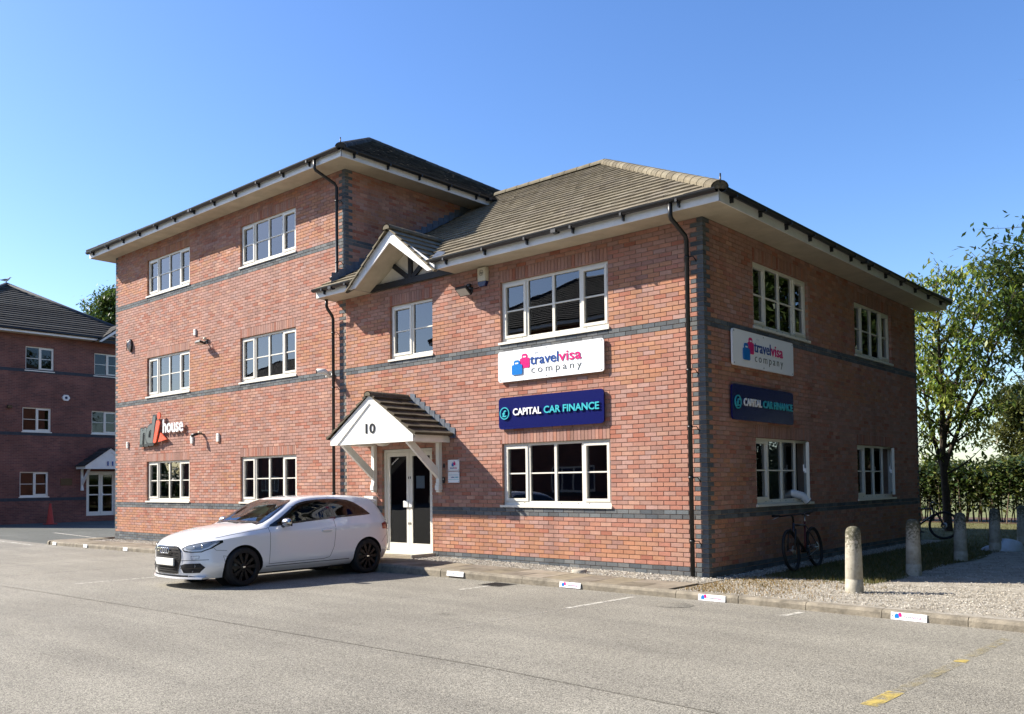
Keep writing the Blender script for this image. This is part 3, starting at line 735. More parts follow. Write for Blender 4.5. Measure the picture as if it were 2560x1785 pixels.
def clip(poly, inside_edges):
    for (ax, ay, bx, by) in inside_edges:      # keep left of each directed edge
        out = []; n = len(poly)
        for i in range(n):
            p, q = poly[i], poly[(i+1) % n]
            dp = (bx-ax)*(p[1]-ay)-(by-ay)*(p[0]-ax); dq = (bx-ax)*(q[1]-ay)-(by-ay)*(q[0]-ax)
            if dp >= 0: out.append(p)
            if (dp >= 0) != (dq >= 0): t = dp/(dp-dq); out.append((p[0]+(q[0]-p[0])*t, p[1]+(q[1]-p[1])*t))
        poly = out
        if len(poly) < 3: return []
    return poly
rt = random.Random(31)
TILES = []
def tiles(org, es, et, outline, tw, gauge, palette, th=.030, skip=None, own=None):
    """tiles laid in courses on the plane org + s*es + t*et inside a convex outline"""
    es = Vector(es).normalized(); et = Vector(et).normalized(); nn = es.cross(et).normalized(); org = Vector(org)
    if nn.z < 0: nn = -nn
    ss = [p[0] for p in outline]; tt = [p[1] for p in outline]
    area = sum(outline[i][0]*outline[(i+1) % len(outline)][1]-outline[(i+1) % len(outline)][0]*outline[i][1] for i in range(len(outline)))
    ol = outline if area > 0 else outline[::-1]
    edges = [(*ol[i], *ol[(i+1) % len(ol)]) for i in range(len(ol))]
    row = 0; t = min(tt)
    while t < max(tt):
        s = min(ss)-(tw/2 if row % 2 else 0)
        while s < max(ss):
            g = .002; p = clip([(s+g, t), (s+tw-g, t), (s+tw-g, t+gauge), (s+g, t+gauge)], edges)
            if p:
                c = org+es*(s+tw/2)+et*(t+gauge/2)
                if not (skip and skip(c)):
                    jit = rt.uniform(-.003, .004); col = shade(rt.choice(palette), rt.uniform(.88, 1.1)); tl = rt.uniform(-.002, .002)
                    top = [org+es*a+et*b+nn*(th*(1-(b-t)/gauge)+.012+jit+tl*(a-s)/tw) for a, b in p]; bot = [org+es*a+et*b+nn*(-.004) for a, b in p]
                    TILES.append(((c-CAM).length, top, bot, col, own))
            s += tw
        t += gauge; row += 1
def flush_tiles(parent, nmax, name='roof_tile'):
    TILES.sort(key=lambda q: q[0]); rest = MB()
    for i, (d, top, bot, col, own) in enumerate(TILES):
        m = MB() if i < nmax else rest; n = len(top)
        m.poly(top, col)
        for k in range(n): q = (k+1) % n; m.poly([bot[k], bot[q], top[q], top[k]], col)
        if i < nmax: m.build(name, 'tile', parent)
    if len(TILES) > nmax: tag(rest.build(name+'s', 'tile', parent), kind='stuff')
    TILES.clear()
PIT = math.radians(30); CP, SP_ = math.cos(PIT), math.sin(PIT)
TAN = [(.225, .195, .135), (.215, .183, .128), (.235, .205, .148), (.20, .172, .12), (.22, .19, .14)]
DARK = [(.055, .052, .048), (.07, .066, .06), (.045, .043, .04), (.085, .08, .07)]
H = OV+.04; hd = DP/2+H; TL = hd/CP
roof_low = empty('roof', (0, 0, 0), 0, building); roof_high = empty('roof', (0, 0, 0), 0, building)
def in_gablet(c): return abs(c.x-(GL+GR)/2) < 1.24*(1-(c.y+.62)/1.45)+.02 and c.y < .8
ze2 = E2+.165; ze3 = E3+.165
x1 = H; xl = -9.2
# front slope of the lower roof (trapezoid cut by the hip at the right)
tiles((xl, -H, ze2), (1, 0, 0), (0, CP, SP_), [(0, -.03), (x1-xl, -.03), (x1-xl-hd, TL), (0, TL)], .33, .302, TAN, skip=lambda c: in_gablet(c) or (c.x < XA+.02 and c.y > -.05))
flush_tiles(roof_low, 300)
tiles((x1, -H, ze2), (0, 1, 0), (-CP, 0, SP_), [(0, -.03), (2*hd, -.03), (hd, TL)], .33, .302, TAN)
m = MB()
for d, top, bot, col, own in TILES: m.poly(top, col); [m.poly([bot[k], bot[(k+1) % len(top)], top[(k+1) % len(top)], top[k]], col) for k in range(len(top))]
tag(m.build('side_tiles', 'tile', roof_low), kind='stuff'); TILES.clear()
m = MB(); zr = ze2+hd*math.tan(PIT); m.poly([(xl, DP+H, ze2), (xl, hd-H, zr), (x1-hd, hd-H, zr), (x1, DP+H, ze2)], TAN[0]); m.build('back_slope', 'tile', roof_low)
# flank and front of the higher roof
xh = XA+H; xw = XL_-H
tiles((xh, -H, ze3), (0, 1, 0), (-CP, 0, SP_), [(0, -.03), (2*hd, -.03), (hd, TL)], .33, .302, DARK)
flush_tiles(roof_high, 200)
tiles((xw, -H, ze3), (1, 0, 0), (0, CP, SP_), [(0, -.03), (xh-xw, -.03), (xh-xw-hd, TL), (min(hd, xh-xw-hd), TL)], .33, .302, DARK)
m = MB()
for d, top, bot, col, own in TILES: m.poly(top, col); [m.poly([bot[k], bot[(k+1) % len(top)], top[(k+1) % len(top)], top[k]], col) for k in range(len(top))]
tag(m.build('front_tiles', 'tile', roof_high), kind='stuff'); TILES.clear()
m = MB(); zr3 = ze3+hd*math.tan(PIT); m.poly([(xw, DP+H, ze3), (xw, -H, ze3), (xw+hd, hd-H, zr3)], DARK[0]); m.poly([(xw, DP+H, ze3), (xw+hd, hd-H, zr3), (xh-hd, hd-H, zr3), (xh, DP+H, ze3)], DARK[0]); m.build('back_slope', 'tile', roof_high)
def caps(parent, p, q, r, pal, name, step=.38):
    p, q = Vector(p), Vector(q); L = (q-p).length; t = (q-p).normalized(); n = max(1, round(L/step)); up = Vector((0, 0, 1)); a = t.cross(up).normalized(); b = a.cross(t)
    for k in range(n):
        m = MB(); s0, s1 = L*k/n, L*(k+1)/n+.02; col = shade(rt.choice(pal), rt.uniform(.85, 1.2)); K = 8
        for i in range(K):
            def P(s, i, rr): an = PI*i/K*1.1-.16; return p+t*s+a*(rr*math.cos(an))+b*(rr*math.sin(an)*.8-.02)
            m.poly([P(s0, i, r*1.06), P(s1, i, r), P(s1, i+1, r), P(s0, i+1, r*1.06)], col, smooth=True)
            m.poly([P(s0, i, r*1.06), P(s0, i+1, r*1.06), P(s0, i+1, r*.85), P(s0, i, r*.85)], col)
        if k == 0: m.poly([P(s0, i, r*1.06) for i in range(K+1)], shade(col, .9))
        m.build(name, 'tile', parent)
RIDGE = [(.185, .16, .11), (.20, .175, .122), (.165, .14, .095)]
caps(roof_low, (x1, -H, ze2+.02), (x1-hd, hd-H, zr+.03), .13, RIDGE, 'hip_tile'); caps(roof_low, (x1, DP+H, ze2+.02), (x1-hd, hd-H, zr+.03), .13, RIDGE, 'hip_tile')
caps(roof_low, (x1-hd, hd-H, zr+.03), (XA-.1, hd-H, zr+.03), .13, RIDGE, 'ridge_tile')
caps(roof_high, (xh, -H, ze3+.02), (xh-hd, hd-H, zr3+.03), .12, DARK, 'hip_tile'); caps(roof_high, (xh, DP+H, ze3+.02), (xh-hd, hd-H, zr3+.03), .12, DARK, 'hip_tile'); caps(roof_high, (xh-hd, hd-H, zr3+.03), (xw+hd, hd-H, zr3+.03), .12, DARK, 'ridge_tile')
caps(roof_high, (xw, -H, ze3+.02), (xw+hd, hd-H, zr3+.03), .12, DARK, 'hip_tile')
for nm, p in (('hip_iron', (x1+.02, -H-.02, ze2+.03)), ('hip_iron', (xh+.02, -H-.02, ze3+.03))):
    m = MB(); m.tube([(p[0]-.15, p[1]+.15, p[2]+.08), (p[0]-.02, p[1]+.02, p[2]+.02), (p[0], p[1], p[2]+.04), (p[0], p[1], p[2]+.17)], .013, 6); m.build(nm, 'gutter_black', roof_low if p[0] > 0 else roof_high)
# stepped lead flashing where the low roof meets the wing
y = -.42
while y < 4.0:
    zb = ze2+(y+H)*math.tan(PIT)
    m = MB(); m.poly([(XA+.012, y, zb), (XA+.016, y+.20, zb+.115), (XA+.012, y+.20, zb+.30), (XA+.010, y+.02, zb+.27)]); m.poly([(XA+.016, y+.20, zb+.115), (XA+.03, y+.205, zb+.12), (XA+.03, y+.205, zb+.30), (XA+.012, y+.20, zb+.30)])
    m.poly([(XA+.012, y, zb+.01), (XA+.15, y, zb+.05), (XA+.15, y+.2, zb+.165), (XA+.016, y+.2, zb+.125)])
    m.build('flashing', 'lead', roof_low); y += .20
# the small gable over the eaves
gab = empty('gable', (0, 0, 0), 0, building); gx = (GL+GR)/2; gw = (GR-GL)/2; yf = -.63; gs_ = (GA-5.64)/gw
for sg in (-1, 1):
    m = MB(); x0 = gx+sg*(gw+.03); d = .2
    m.prism([(x0, 5.80), (gx, GA), (gx, GA-d*1.2), (x0-sg*.20, 5.683), (x0, 5.683)], 'y', yf, yf+.025); m.build('bargeboard', 'fascia_white', gab, fix=True)
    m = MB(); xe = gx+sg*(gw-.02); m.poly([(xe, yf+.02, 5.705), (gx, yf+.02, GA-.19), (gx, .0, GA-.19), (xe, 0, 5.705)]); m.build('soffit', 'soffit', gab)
    ex = Vector((-sg*gw, 0, GA-5.64)).normalized(); Ls = math.hypot(gw, GA-5.64)+.1; start = Vector((gx, -.70, GA+.045))-ex*Ls
    tiles(start, (0, 1, 0), ex, [(0, 0), (.08, 0), (1.56, Ls), (0, Ls)], .28, .24, TAN if sg > 0 else TAN, th=.028)
    flush_tiles(gab, 60)
m = MB(); m.poly([(GL, -.012, 5.70), (GR, -.012, 5.70), (gx, -.012, GA-.1)]); m.build('infill_panel', 'infill_cream', gab)
m = MB(); m.box(GL+.0, GR-.0, -.075, -.013, 5.703, 5.83); m.build('tie_beam', 'black_timber', gab)
m = MB(); m.box(gx-.055, gx+.055, -.06, -.013, 5.83, GA-.19); m.build('king_post', 'black_timber', gab)
for sg in (-1, 1):
    m = MB(); a, b = Vector((gx+sg*.07, -.058, 5.84)), Vector((gx+sg*.52, -.058, 6.16)); t = (b-a).normalized(); n = Vector((-t.z, 0, t.x))*.05
    m.prism([((a-n).x, (a-n).z), ((b-n).x, (b-n).z), ((b+n).x, (b+n).z), ((a+n).x, (a+n).z)], 'y', -.058, -.014); m.build('strut', 'black_timber', gab, fix=True)
caps(gab, (gx, -.72, GA+.05), (gx, .85, GA+.05), .11, RIDGE, 'ridge_tile', .36)
m = MB(); m.poly([(GR-.02, -.66, 5.90), (GR+.20, -.655, 5.885), (GR+.10, -.35, 6.06), (GR-.16, -.35, 6.12)]); m.build('lead_saddle', 'lead', gab)

# downpipes
def brackets(pipe, x, zs):
    for z in zs:
        m = MB(); m.tube([(x, -.1, z), (x, -.1, z+.035)], .043, 12); m.tube([(x+.03, -.10, z+.02), (x+.09, -.055, z+.02), (x+.11, -.0, z-.05)], .008, 6); m.build('pipe_clip', 'gutter_black', pipe)
p = tub(building, 'downpipe', [(-.20, -OV-.065, E2+.12), (-.20, -OV-.065, E2-.08), (-.20, -OV-.04, E2-.13), (-.225, -.15, 5.40), (-.23, -.1, 5.33), (-.23, -.1, .02)], .036, 'gutter_black'); brackets(p, -.23, (5.05, 3.25, 2.35, 1.55, .55))
p = tub(building, 'downpipe', [(-9.12, -OV-.065, E3+.12), (-9.12, -OV-.065, E3-.08), (-9.11, -OV-.04, E3-.13), (-9.03, -.15, 8.36), (-9.02, -.1, 8.29), (-9.02, -.1, 6.35), (-9.03, -.14, 6.26), (-9.06, -.26, 6.16)], .036, 'gutter_black'); brackets(p, -9.02, (7.95, 6.55))
p = tub(building, 'downpipe', [(-9.15, -.30, E2+.02), (-9.15, -.30, 5.55), (-9.15, -.27, 5.49), (-9.17, -.13, 5.36), (-9.17, -.1, 5.29), (-9.17, -.1, .0)], .036, 'gutter_black'); brackets(p, -9.17, (4.95, 3.7, 2.5, 1.3))

# entrance canopy
can = empty('entrance_canopy', (0, 0, 0), 0, building); cx = -6.86; cw = 1.26; cz, ca = 2.335, 3.27; cy0 = -1.0
m = MB(); m.prism([(cx-cw, cz), (cx+cw, cz), (cx+cw, cz+.07), (cx, ca-.01), (cx-cw, cz+.07)], 'y', cy0, cy0+.03); m.build('gable_board', 'canopy_white', can, fix=True)
for sg in (-1, 1):
    d = .13; m = MB(); q = [(cx+sg*cw, cz+.0), (cx+sg*cw, cz+.13), (cx, ca+.05), (cx, ca-.12), (cx+sg*(cw-.22), cz)]; m.prism(q, 'y', cy0-.022, cy0-.001); m.build('bargeboard', 'canopy_white', can, fix=True)
    m = MB(); m.box(*sorted((cx+sg*cw, cx+sg*(cw-.03))), cy0+.031, -.004, cz, cz+.19); m.build('eave_board', 'canopy_white', can)
    ex = Vector((-sg*cw, 0, ca-cz-.13)).normalized(); Ls = math.hypot(cw, ca-cz-.13)+.1; start = Vector((cx, cy0-.06, ca+.05))-ex*Ls
    tiles(start, (0, 1, 0), ex, [(0, 0), (1.055, 0), (1.055, Ls), (0, Ls)], .265, .235, [(.10, .085, .06), (.12, .10, .07), (.085, .072, .05)], th=.045)
    flush_tiles(can, 60)
    m = MB()
    for k in range(9):
        if sg < 0: break
        f = k/8.5; xx = cx+.12+f*(cw-.05); zz = ca+.06-f*(ca-cz-.13)
        m = MB(); m.poly([(xx, -.012, zz-.06), (xx+.15, -.018, zz-.16), (xx+.15, -.014, zz+.05), (xx+.01, -.012, zz+.07)]); m.poly([(xx+.15, -.018, zz-.16), (xx+.16, -.005, zz-.16), (xx+.16, -.005, zz+.05), (xx+.15, -.014, zz+.05)]); m.poly([(xx, -.01, zz-.05), (xx+.15, -.01, zz-.15), (xx+.15, -.13, zz-.165), (xx, -.13, zz-.065)]); m.build('flashing', 'lead', can)
    xp = cx+sg*.99
    m = MB(); m.box(xp-.045, xp+.045, -.09, -.002, 1.52, cz+.02); m.build('post', 'canopy_white', can)
    m = MB(); m.bevbox(xp-.06, xp+.06, -.12, -.002, 1.38, 1.49, .012); m.bevbox(xp-.05, xp+.05, -.10, -.003, 1.34, 1.38, .01); m.bevbox(xp-.055, xp+.055, -.105, -.003, 1.49, 1.53, .008); m.build('corbel', 'canopy_white', can, fix=True)
    m = MB(); m.prism([(-.02, 1.64), (-.10, 1.62), (-.93, cz-.02), (-.93, cz+.06), (-.82, cz+.06), (-.02, 1.76)], 'x', xp-.032, xp+.032); m.build('brace', 'canopy_white', can, fix=True)
    m = MB(); m.box(xp-.035, xp+.035, cy0+.03, -.004, cz+.0, cz+.06); m.build('bearer', 'canopy_white', can)
m = MB(); m.box(cx-cw+.03, cx+cw-.03, cy0+.031, -.006, cz+.062, cz+.08); m.build('ceiling', 'soffit', can)
caps(can, (cx, cy0-.08, ca+.06), (cx, 0, ca+.06), .10, [(.13, .11, .08), (.15, .13, .09)], 'ridge_tile', .36)
m = MB(); m.lathe([(0, -.10), (.10, -.085), (.15, -.045), (.165, 0)], (-7.05, -.5, cz+.062), n=24); m.build('bulkhead_lamp', 'lamp_glass', can)
MT = lambda: Matrix(((1, 0, 0, 0), (0, 0, -1, 0), (0, 1, 0, 0), (0, 0, 0, 1)))          # lettering on the front wall
MR = lambda: Matrix(((0, 0, 1, 0), (1, 0, 0, 0), (0, 1, 0, 0), (0, 0, 0, 1)))           # lettering on the right-hand wall
def shifted(M, side_off, front): T = Matrix.Translation((0, -side_off, 0) if front else (side_off, 0, 0)); return T @ M
text_fit('number', '10', 'letter_dark', can, shifted(MT(), -cy0, True), cx-.14, cx+.15, cz+.21, .20, .012, bold=.012, n0=.002)
# ------------------------------------------------------------------ signs and wall fittings
def rrect(u0, u1, z0, z1, r, n=5):
    P = []
    for (cx_, cz_, a0) in ((u1-r, z0+r, -PI/2), (u1-r, z1-r, 0), (u0+r, z1-r, PI/2), (u0+r, z0+r, PI)):
        for k in range(n+1): a = a0+PI/2*k/n; P.append((cx_+r*math.cos(a), cz_+r*math.sin(a)))
    return P
def wprism(m, side, poly, n0, n1, **kw):
    if side[0] == 'f': m.prism(poly, 'y', side[1]-n1, side[1]-n0, **kw)
    else: m.prism(poly, 'x', side[1]+n0, side[1]+n1, **kw)
    return m
def SM(side): return shifted(MT(), -side[1], True) if side[0] == 'f' else shifted(MR(), side[1], False)
def disc(side, u, z, r, n0, n1, name, mat, parent, n=12):
    m = MB(); wprism(m, side, [(u+r*math.cos(2*PI*k/n), z+r*math.sin(2*PI*k/n)) for k in range(n)], n0, n1); return m.build(name, mat, parent, fix=True)
def bag(parent, side, u, z, w_, h, mat, n0):
    """suitcase emblem: rounded body with a handle on top and a little pale tag window"""
    m = MB(); wprism(m, side, rrect(u, u+w_, z, z+h*.70, .12*w_), n0, n0+.010)
    m2 = rrect(u+w_*.18, u+w_*.78, z+h*.62, z+h, .22*w_*.9); wprism(m, side, m2, n0-.002, n0+.008)
    o = m.build('suitcase_emblem', mat, parent, fix=True)
    m = MB(); wprism(m, side, rrect(u+w_*.32, u+w_*.64, z+h*.74, z+h*.83, h*.04), n0+.0085, n0+.011); m.build('tag_window', 'letter_white', o, fix=True)
def travel_sign(side, u0, u1, z0, z1, label, loc):
    t = empty('shop_sign', loc); t.location = (0, 0, 0); tag(t, label, 'sign', 'company signs on the brick walls')
    W, Hh = u1-u0, z1-z0
    m = MB(); wprism(m, side, rrect(u0, u1, z0, z1, .05), .035, .065); m.build('board', 'sign_white', t, fix=True)
    for fu in (.02, .48, .98):
        for fz in (.06, .94): disc(side, u0+W*fu, z0+Hh*fz, .011, .065, .07, 'screw', 'letter_slate', t, 8)
    N = .067
    bag(t, side, u0+W*.235, z0+Hh*.40, W*.09, Hh*.42, 'letter_pink', N+.004) if False else None
    bag(t, side, u0+W*.225, z0+Hh*.385, W*.095, Hh*.46, 'letter_pink', N-.004); bag(t, side, u0+W*.145, z0+Hh*.19, W*.105, Hh*.47, 'letter_blue', N+.006)
    M = SM(side)
    text_fit('lettering', 'travel', 'letter_navy', t, M, u0+W*.325, u0+W*.595, z0+Hh*.47, Hh*.33, .008, bold=.006, n0=N)
    text_fit('lettering', 'visa', 'letter_pink', t, M, u0+W*.600, u0+W*.805, z0+Hh*.47, Hh*.33, .008, bold=.010, n0=N)
    text_fit('lettering', 'company', 'letter_slate', t, M, u0+W*.335, u0+W*.805, z0+Hh*.20, Hh*.165, .004, bold=-.006, n0=.067, xh=True, space=1.45)
    text_fit('lettering', 'the', 'letter_pale', t, M, u0+W*.365, u0+W*.405, z0+Hh*.80, Hh*.08, .003, n0=.067)
    m = MB(); wbox(m, side, u0+W*.335, u0+W*.80, .065, .068, z0+Hh*.43, z0+Hh*.433); m.build('rule', 'letter_pale', t)
def finance_sign(side, u0, u1, z0, z1, label):
    t = empty('shop_sign'); tag(t, label, 'sign', 'company signs on the brick walls'); W, Hh = u1-u0, z1-z0
    m = MB(); wprism(m, side, rrect(u0, u1, z0, z1, .07), .035, .065); m.build('board', 'sign_blue', t, fix=True)
    M = SM(side); N = .078
    cu, cz_, R = u0+W*.068, z0+Hh*.50, Hh*.195
    m = MB(); ring = []
    for k in range(32):
        a, b = 2*PI*k/32, 2*PI*(k+1)/32
        q = [(cu+rr*math.cos(x_), cz_+rr*math.sin(x_)) for rr, x_ in ((R, a), (R, b), (R*.84, b), (R*.84, a))]; wprism(m, side, q, N, N+.014)
    m.build('emblem_ring', 'letter_teal', t, fix=True)
    text_fit('lettering', '\u00a3', 'letter_teal', t, M, cu-R*.42, cu+R*.42, cz_-R*.55, R*1.05, .02, bold=.03, n0=N)
    text_fit('lettering', 'CAPITAL', 'letter_white', t, M, u0+W*.155, u0+W*.435, z0+Hh*.42, Hh*.215, .014, bold=.02, n0=N)
    text_fit('lettering', 'CAR FINANCE', 'letter_teal', t, M, u0+W*.46, u0+W*.965, z0+Hh*.42, Hh*.215, .014, bold=.02, n0=N)
travel_sign(FRONT, -4.245, -1.855, 3.41, 3.985, 'white sign with suitcase emblem above the blue sign on the sunlit front', (0, 0, 0))
travel_sign(RIGHT, .82, 3.24, 3.416, 4.02, 'white sign with suitcase emblem on the shaded side wall', (0, 0, 0))
finance_sign(FRONT, -4.245, -1.87, 2.52, 3.115, 'dark blue sign with white and teal lettering on the sunlit front')
finance_sign(RIGHT, .77, 3.19, 2.515, 3.10, 'dark blue sign with white and teal lettering on the shaded side wall')
# stand-off letters of the wing
t = empty('letter_sign', (0, 0, 0)); tag(t, 'raised black, orange and white letters on the three-storey wing wall', 'sign')
M = SM(FRONT); N0 = .06
text_fit('lettering', 'n', 'letter_slate', t, M, -18.36, -17.88, 2.80, .46, .01, bold=.035, n0=N0+.02, xh=True, shear=.1); text_fit('lettering_back', 'n', 'letter_dark', t, M, -18.40, -17.84, 2.77, .49, .02, bold=.08, n0=N0, xh=True, shear=.1)
text_fit('lettering', 'd', 'letter_slate', t, M, -17.92, -17.34, 2.82, .74, .01, bold=.035, n0=N0+.05, shear=.25); text_fit('lettering_back', 'd', 'letter_dark', t, M, -17.97, -17.28, 2.79, .77, .02, bold=.08, n0=N0+.03, shear=.25)
m = MB(); wprism(m, FRONT, [(-17.46, 2.80), (-17.36, 2.77), (-17.28, 2.82), (-17.06, 3.36), (-17.10, 3.42), (-17.26, 3.42)], N0+.05, N0+.08); m.build('figure_body', 'letter_orange', t, fix=True)
disc(FRONT, -17.13, 3.555, .095, N0+.05, N0+.08, 'figure_head', 'letter_orange', t, 16)
m = MB(); wprism(m, FRONT, [(-17.22, 2.80), (-16.72, 2.86), (-17.08, 3.07)], N0+.02, N0+.05); m.build('figure_base', 'letter_orange', t, fix=True)
text_fit('lettering', 'house', 'letter_white', t, M, -16.99, -15.86, 3.06, .40, .03, bold=.012, n0=N0)

def fitting(name, label, cat, group=None): t = empty(name); tag(t, label, cat, group); return t
# alarm box
t = fitting('alarm_box', 'ivory alarm box with dark blue base under the eaves', 'alarm')
m = MB(); u, z = -4.63, 5.50
for k, (h0, h1, w0, w1) in enumerate(((-.09, .10, .105, .115), (.10, .185, .115, .105))): m.prism([(u-w0, z+h0), (u+w0, z+h0), (u+w1, z+h1), (u-w1, z+h1)], 'y', -.075, -.002)
m.prism([(u-.09, z-.085), (u+.09, z-.085), (u+.10, z+.17), (u-.10, z+.17)], 'y', -.09, -.075); m.build('case', 'plastic_ivory', t, fix=True)
m = MB(); m.prism([(u-.06, z-.185), (u+.06, z-.185), (u+.095, z-.14), (u+.105, z-.092), (u-.105, z-.092), (u-.095, z-.14)], 'y', -.08, -.002); m.build('strobe', 'plastic_navy', t, fix=True)
m = MB()
for k in range(20):
    a, b = 2*PI*k/20, 2*PI*(k+1)/20; m.poly([(u-.005+.055*math.cos(a), -.0905, z+.075+.055*math.sin(a)), (u-.005+.055*math.cos(b), -.0905, z+.075+.055*math.sin(b)), (u-.005+.047*math.cos(b), -.0905, z+.075+.047*math.sin(b)), (u-.005+.047*math.cos(a), -.0905, z+.075+.047*math.sin(a))])
m.build('emblem', 'letter_dark', t)
text_fit('emblem', 'dp', 'letter_dark', t, SM(FRONT), u-.042, u+.035, z+.055, .05, .002, bold=.01, n0=.09)
# floodlights
def flood(u, z, label, tilt, mats, s=1.0, rot=0):
    t = empty('floodlight', (u, 0, z), rot); tag(t, label, 'floodlight', 'floodlights on the front wall')
    m = MB(); m.tube([(0, -.0, .03), (0, -.06, .03), (0, -.16*s, .0)], .02, 8); m.box(-.05, .05, -.012, 0, -.02, .09); m.tube([(.10*s, -.20*s, -.0), (.18*s, -.08, .02), (.2*s, 0, .05)], .008, 6); m.build('bracket', 'plastic_black', t, fix=True)
    hd = empty('head', (0, -.22*s, -.02), 0, t); hd.rotation_euler = (math.radians(tilt), 0, 0)
    m = MB(); m.bevbox(-.15*s, .15*s, -.03, .03, -.11*s, .11*s, .012)
    for k in range(5): m.box(-.12*s, .12*s, .03, .05, -.08*s+k*.04*s, -.07*s+k*.04*s)
    m.build('housing', 'plastic_black', hd, fix=True)
    m = MB(); m.poly([(-.125*s, -.0312, -.085*s), (.125*s, -.0312, -.085*s), (.125*s, -.0312, .085*s), (-.125*s, -.0312, .085*s)]); m.build('lens', mats, hd)
    m = MB(); m.bevbox(-.045, .045, -.10, -.02, .08, .15, .015); m.build('sensor', 'plastic_black' if s > .95 else 'plastic_ivory', t, fix=True)
flood(-4.98, 5.27, 'black floodlight below the alarm box on the lower wing', 52, 'lamp_glass')
flood(-14.75, 5.40, 'floodlight with pale sensor between the middle windows of the wing', 74, 'lamp_glass', .9)
# small spotlight beside the letters
t = empty('spotlight', (-14.97, 0, 2.93)); tag(t, 'small dark spotlight with pale cap right of the letter sign', 'spotlight')
m = MB(); m.tube([(0, 0, 0), (0, -.10, .01), (-.02, -.16, .0)], .022, 8); m.tube([(-.13, -.26, -.04), (.0, -.15, .0)], [.05, .035], 10); m.build('lamp', 'plastic_black', t); m = MB(); m.bevbox(-.04, .04, -.13, -.03, .02, .07, .01); m.build('cap', 'plastic_ivory', t, fix=True)
# vents
for (u, z, w_, h, lb) in ((-15.33, 5.76, .11, .17, 'white vent above the wing floodlight'), (-19.27, 2.79, .10, .19, 'white vent near the far left edge of the wing'), (-15.49, 2.80, .12, .22, 'white vent left of the small spotlight'), (-14.16, 2.80, .12, .22, 'white vent right of the small spotlight')):
    t = empty('wall_vent', (u, 0, z)); tag(t, lb, 'vent', 'white vents on the wing')
    m = MB(); m.bevbox(-w_/2, w_/2, -.045, -.001, -h/2, h/2, .006); m.build('cover', 'plastic_white', t, fix=True)
    for k in range(3): m = MB(); m.box(-w_*.3, w_*.3, -.05, -.045, -h*.3+k*h*.28, -h*.3+k*h*.28+.012); m.build('louvre', 'plastic_ivory', t)
# oval bulkhead light
t = empty('bulkhead_light', (-19.1, 0, 5.82)); tag(t, 'oval black and white bulkhead light high on the wing', 'lamp')
m = MB(); m.prism([(.11*math.cos(2*PI*k/20), .20*math.sin(2*PI*k/20)) for k in range(20)], 'y', -.05, -.001); m.build('base', 'plastic_black', t, fix=True)
m = MB(); 
for i in range(5):
    r0, r1 = math.cos(i*PI/10), math.cos((i+1)*PI/10); h0, h1 = math.sin(i*PI/10)*.08, math.sin((i+1)*PI/10)*.08
    for k in range(20):
        a, b = 2*PI*k/20, 2*PI*(k+1)/20; m.poly([(.085*r0*math.cos(a), -.05-h0, .165*r0*math.sin(a)), (.085*r0*math.cos(b), -.05-h0, .165*r0*math.sin(b)), (.085*r1*math.cos(b), -.05-h1, .165*r1*math.sin(b)), (.085*r1*math.cos(a), -.05-h1, .165*r1*math.sin(a))], smooth=True)
m.build('diffuser', 'lamp_glass', t, fix=True)
m = MB(); m.tube([(0, -.135, -.17), (0, -.138, 0), (0, -.135, .17)], .012, 6); m.build('guard', 'plastic_black', t)
# security camera
t = empty('security_camera', (-9.30, 0, 4.0)); tag(t, 'white bullet security camera beside the downpipe', 'camera')
m = MB(); m.tube([(0, 0, 0), (-.02, -.08, -.02), (-.06, -.16, .0)], .035, 8); m.lathe([(0, 0), (.07, 0), (.07, .03), (0, .03)], (0, -.03, 0), 'y', 14); m.build('mount', 'plastic_white', t)
m = MB(); m.tube([(.02, -.10, .0), (-.05, -.22, .10), (-.14, -.36, .09)], [.05, .062, .062], 14); m.build('body', 'plastic_white', t); m = MB(); m.tube([(-.138, -.358, .0905), (-.150, -.375, .0895)], [.058, .05], 14); m.build('lens', 'plastic_black', t)
# door plaques, intercom
for z0, lb, kind in ((1.765, 'small white plaque with suitcase emblem, the upper of two right of the door', 0), (1.53, 'small white plaque with teal lines, the lower of two right of the door', 1)):
    t = fitting('door_plaque', lb, 'plaque', 'plaques beside the door'); u0, u1 = -5.645, -5.335; z1 = z0+.22
    m = MB(); wbox(m, FRONT, u0, u1, .012, .02, z0, z1); m.build('board', 'sign_white', t)
    for q in ((u0+.02, z0+.02), (u1-.02, z0+.02), (u0+.02, z1-.02), (u1-.02, z1-.02)): disc(FRONT, *q, .008, .0, .025, 'screw', 'steel', t, 8)
    if kind == 0:
        bag(t, FRONT, u0+.16, z0+.11, .05, .075, 'letter_pink', .021); bag(t, FRONT, u0+.115, z0+.09, .05, .075, 'letter_blue', .0225)
        text_fit('lettering', 'travel', 'letter_navy', t, SM(FRONT), u0+.06, u0+.16, z0+.045, .03, .002, bold=.02, n0=.0205); text_fit('lettering', 'visa', 'letter_pink', t, SM(FRONT), u0+.162, u0+.25, z0+.045, .03, .002, bold=.02, n0=.0205)
    else:
        for q in (.06, .15): m = MB(); wbox(m, FRONT, u0+.01, u1-.01, .0203, .0212, z0+q, z0+q+.006); m.build('rule', 'letter_teal', t)
        text_fit('lettering', 'CAPITAL', 'letter_navy', t, SM(FRONT), u0+.09, u0+.17, z0+.095, .025, .002, bold=.02, n0=.0205); text_fit('lettering', 'CAR FINANCE', 'letter_teal', t, SM(FRONT), u0+.175, u0+.29, z0+.095, .025, .002, bold=.015, n0=.0205)
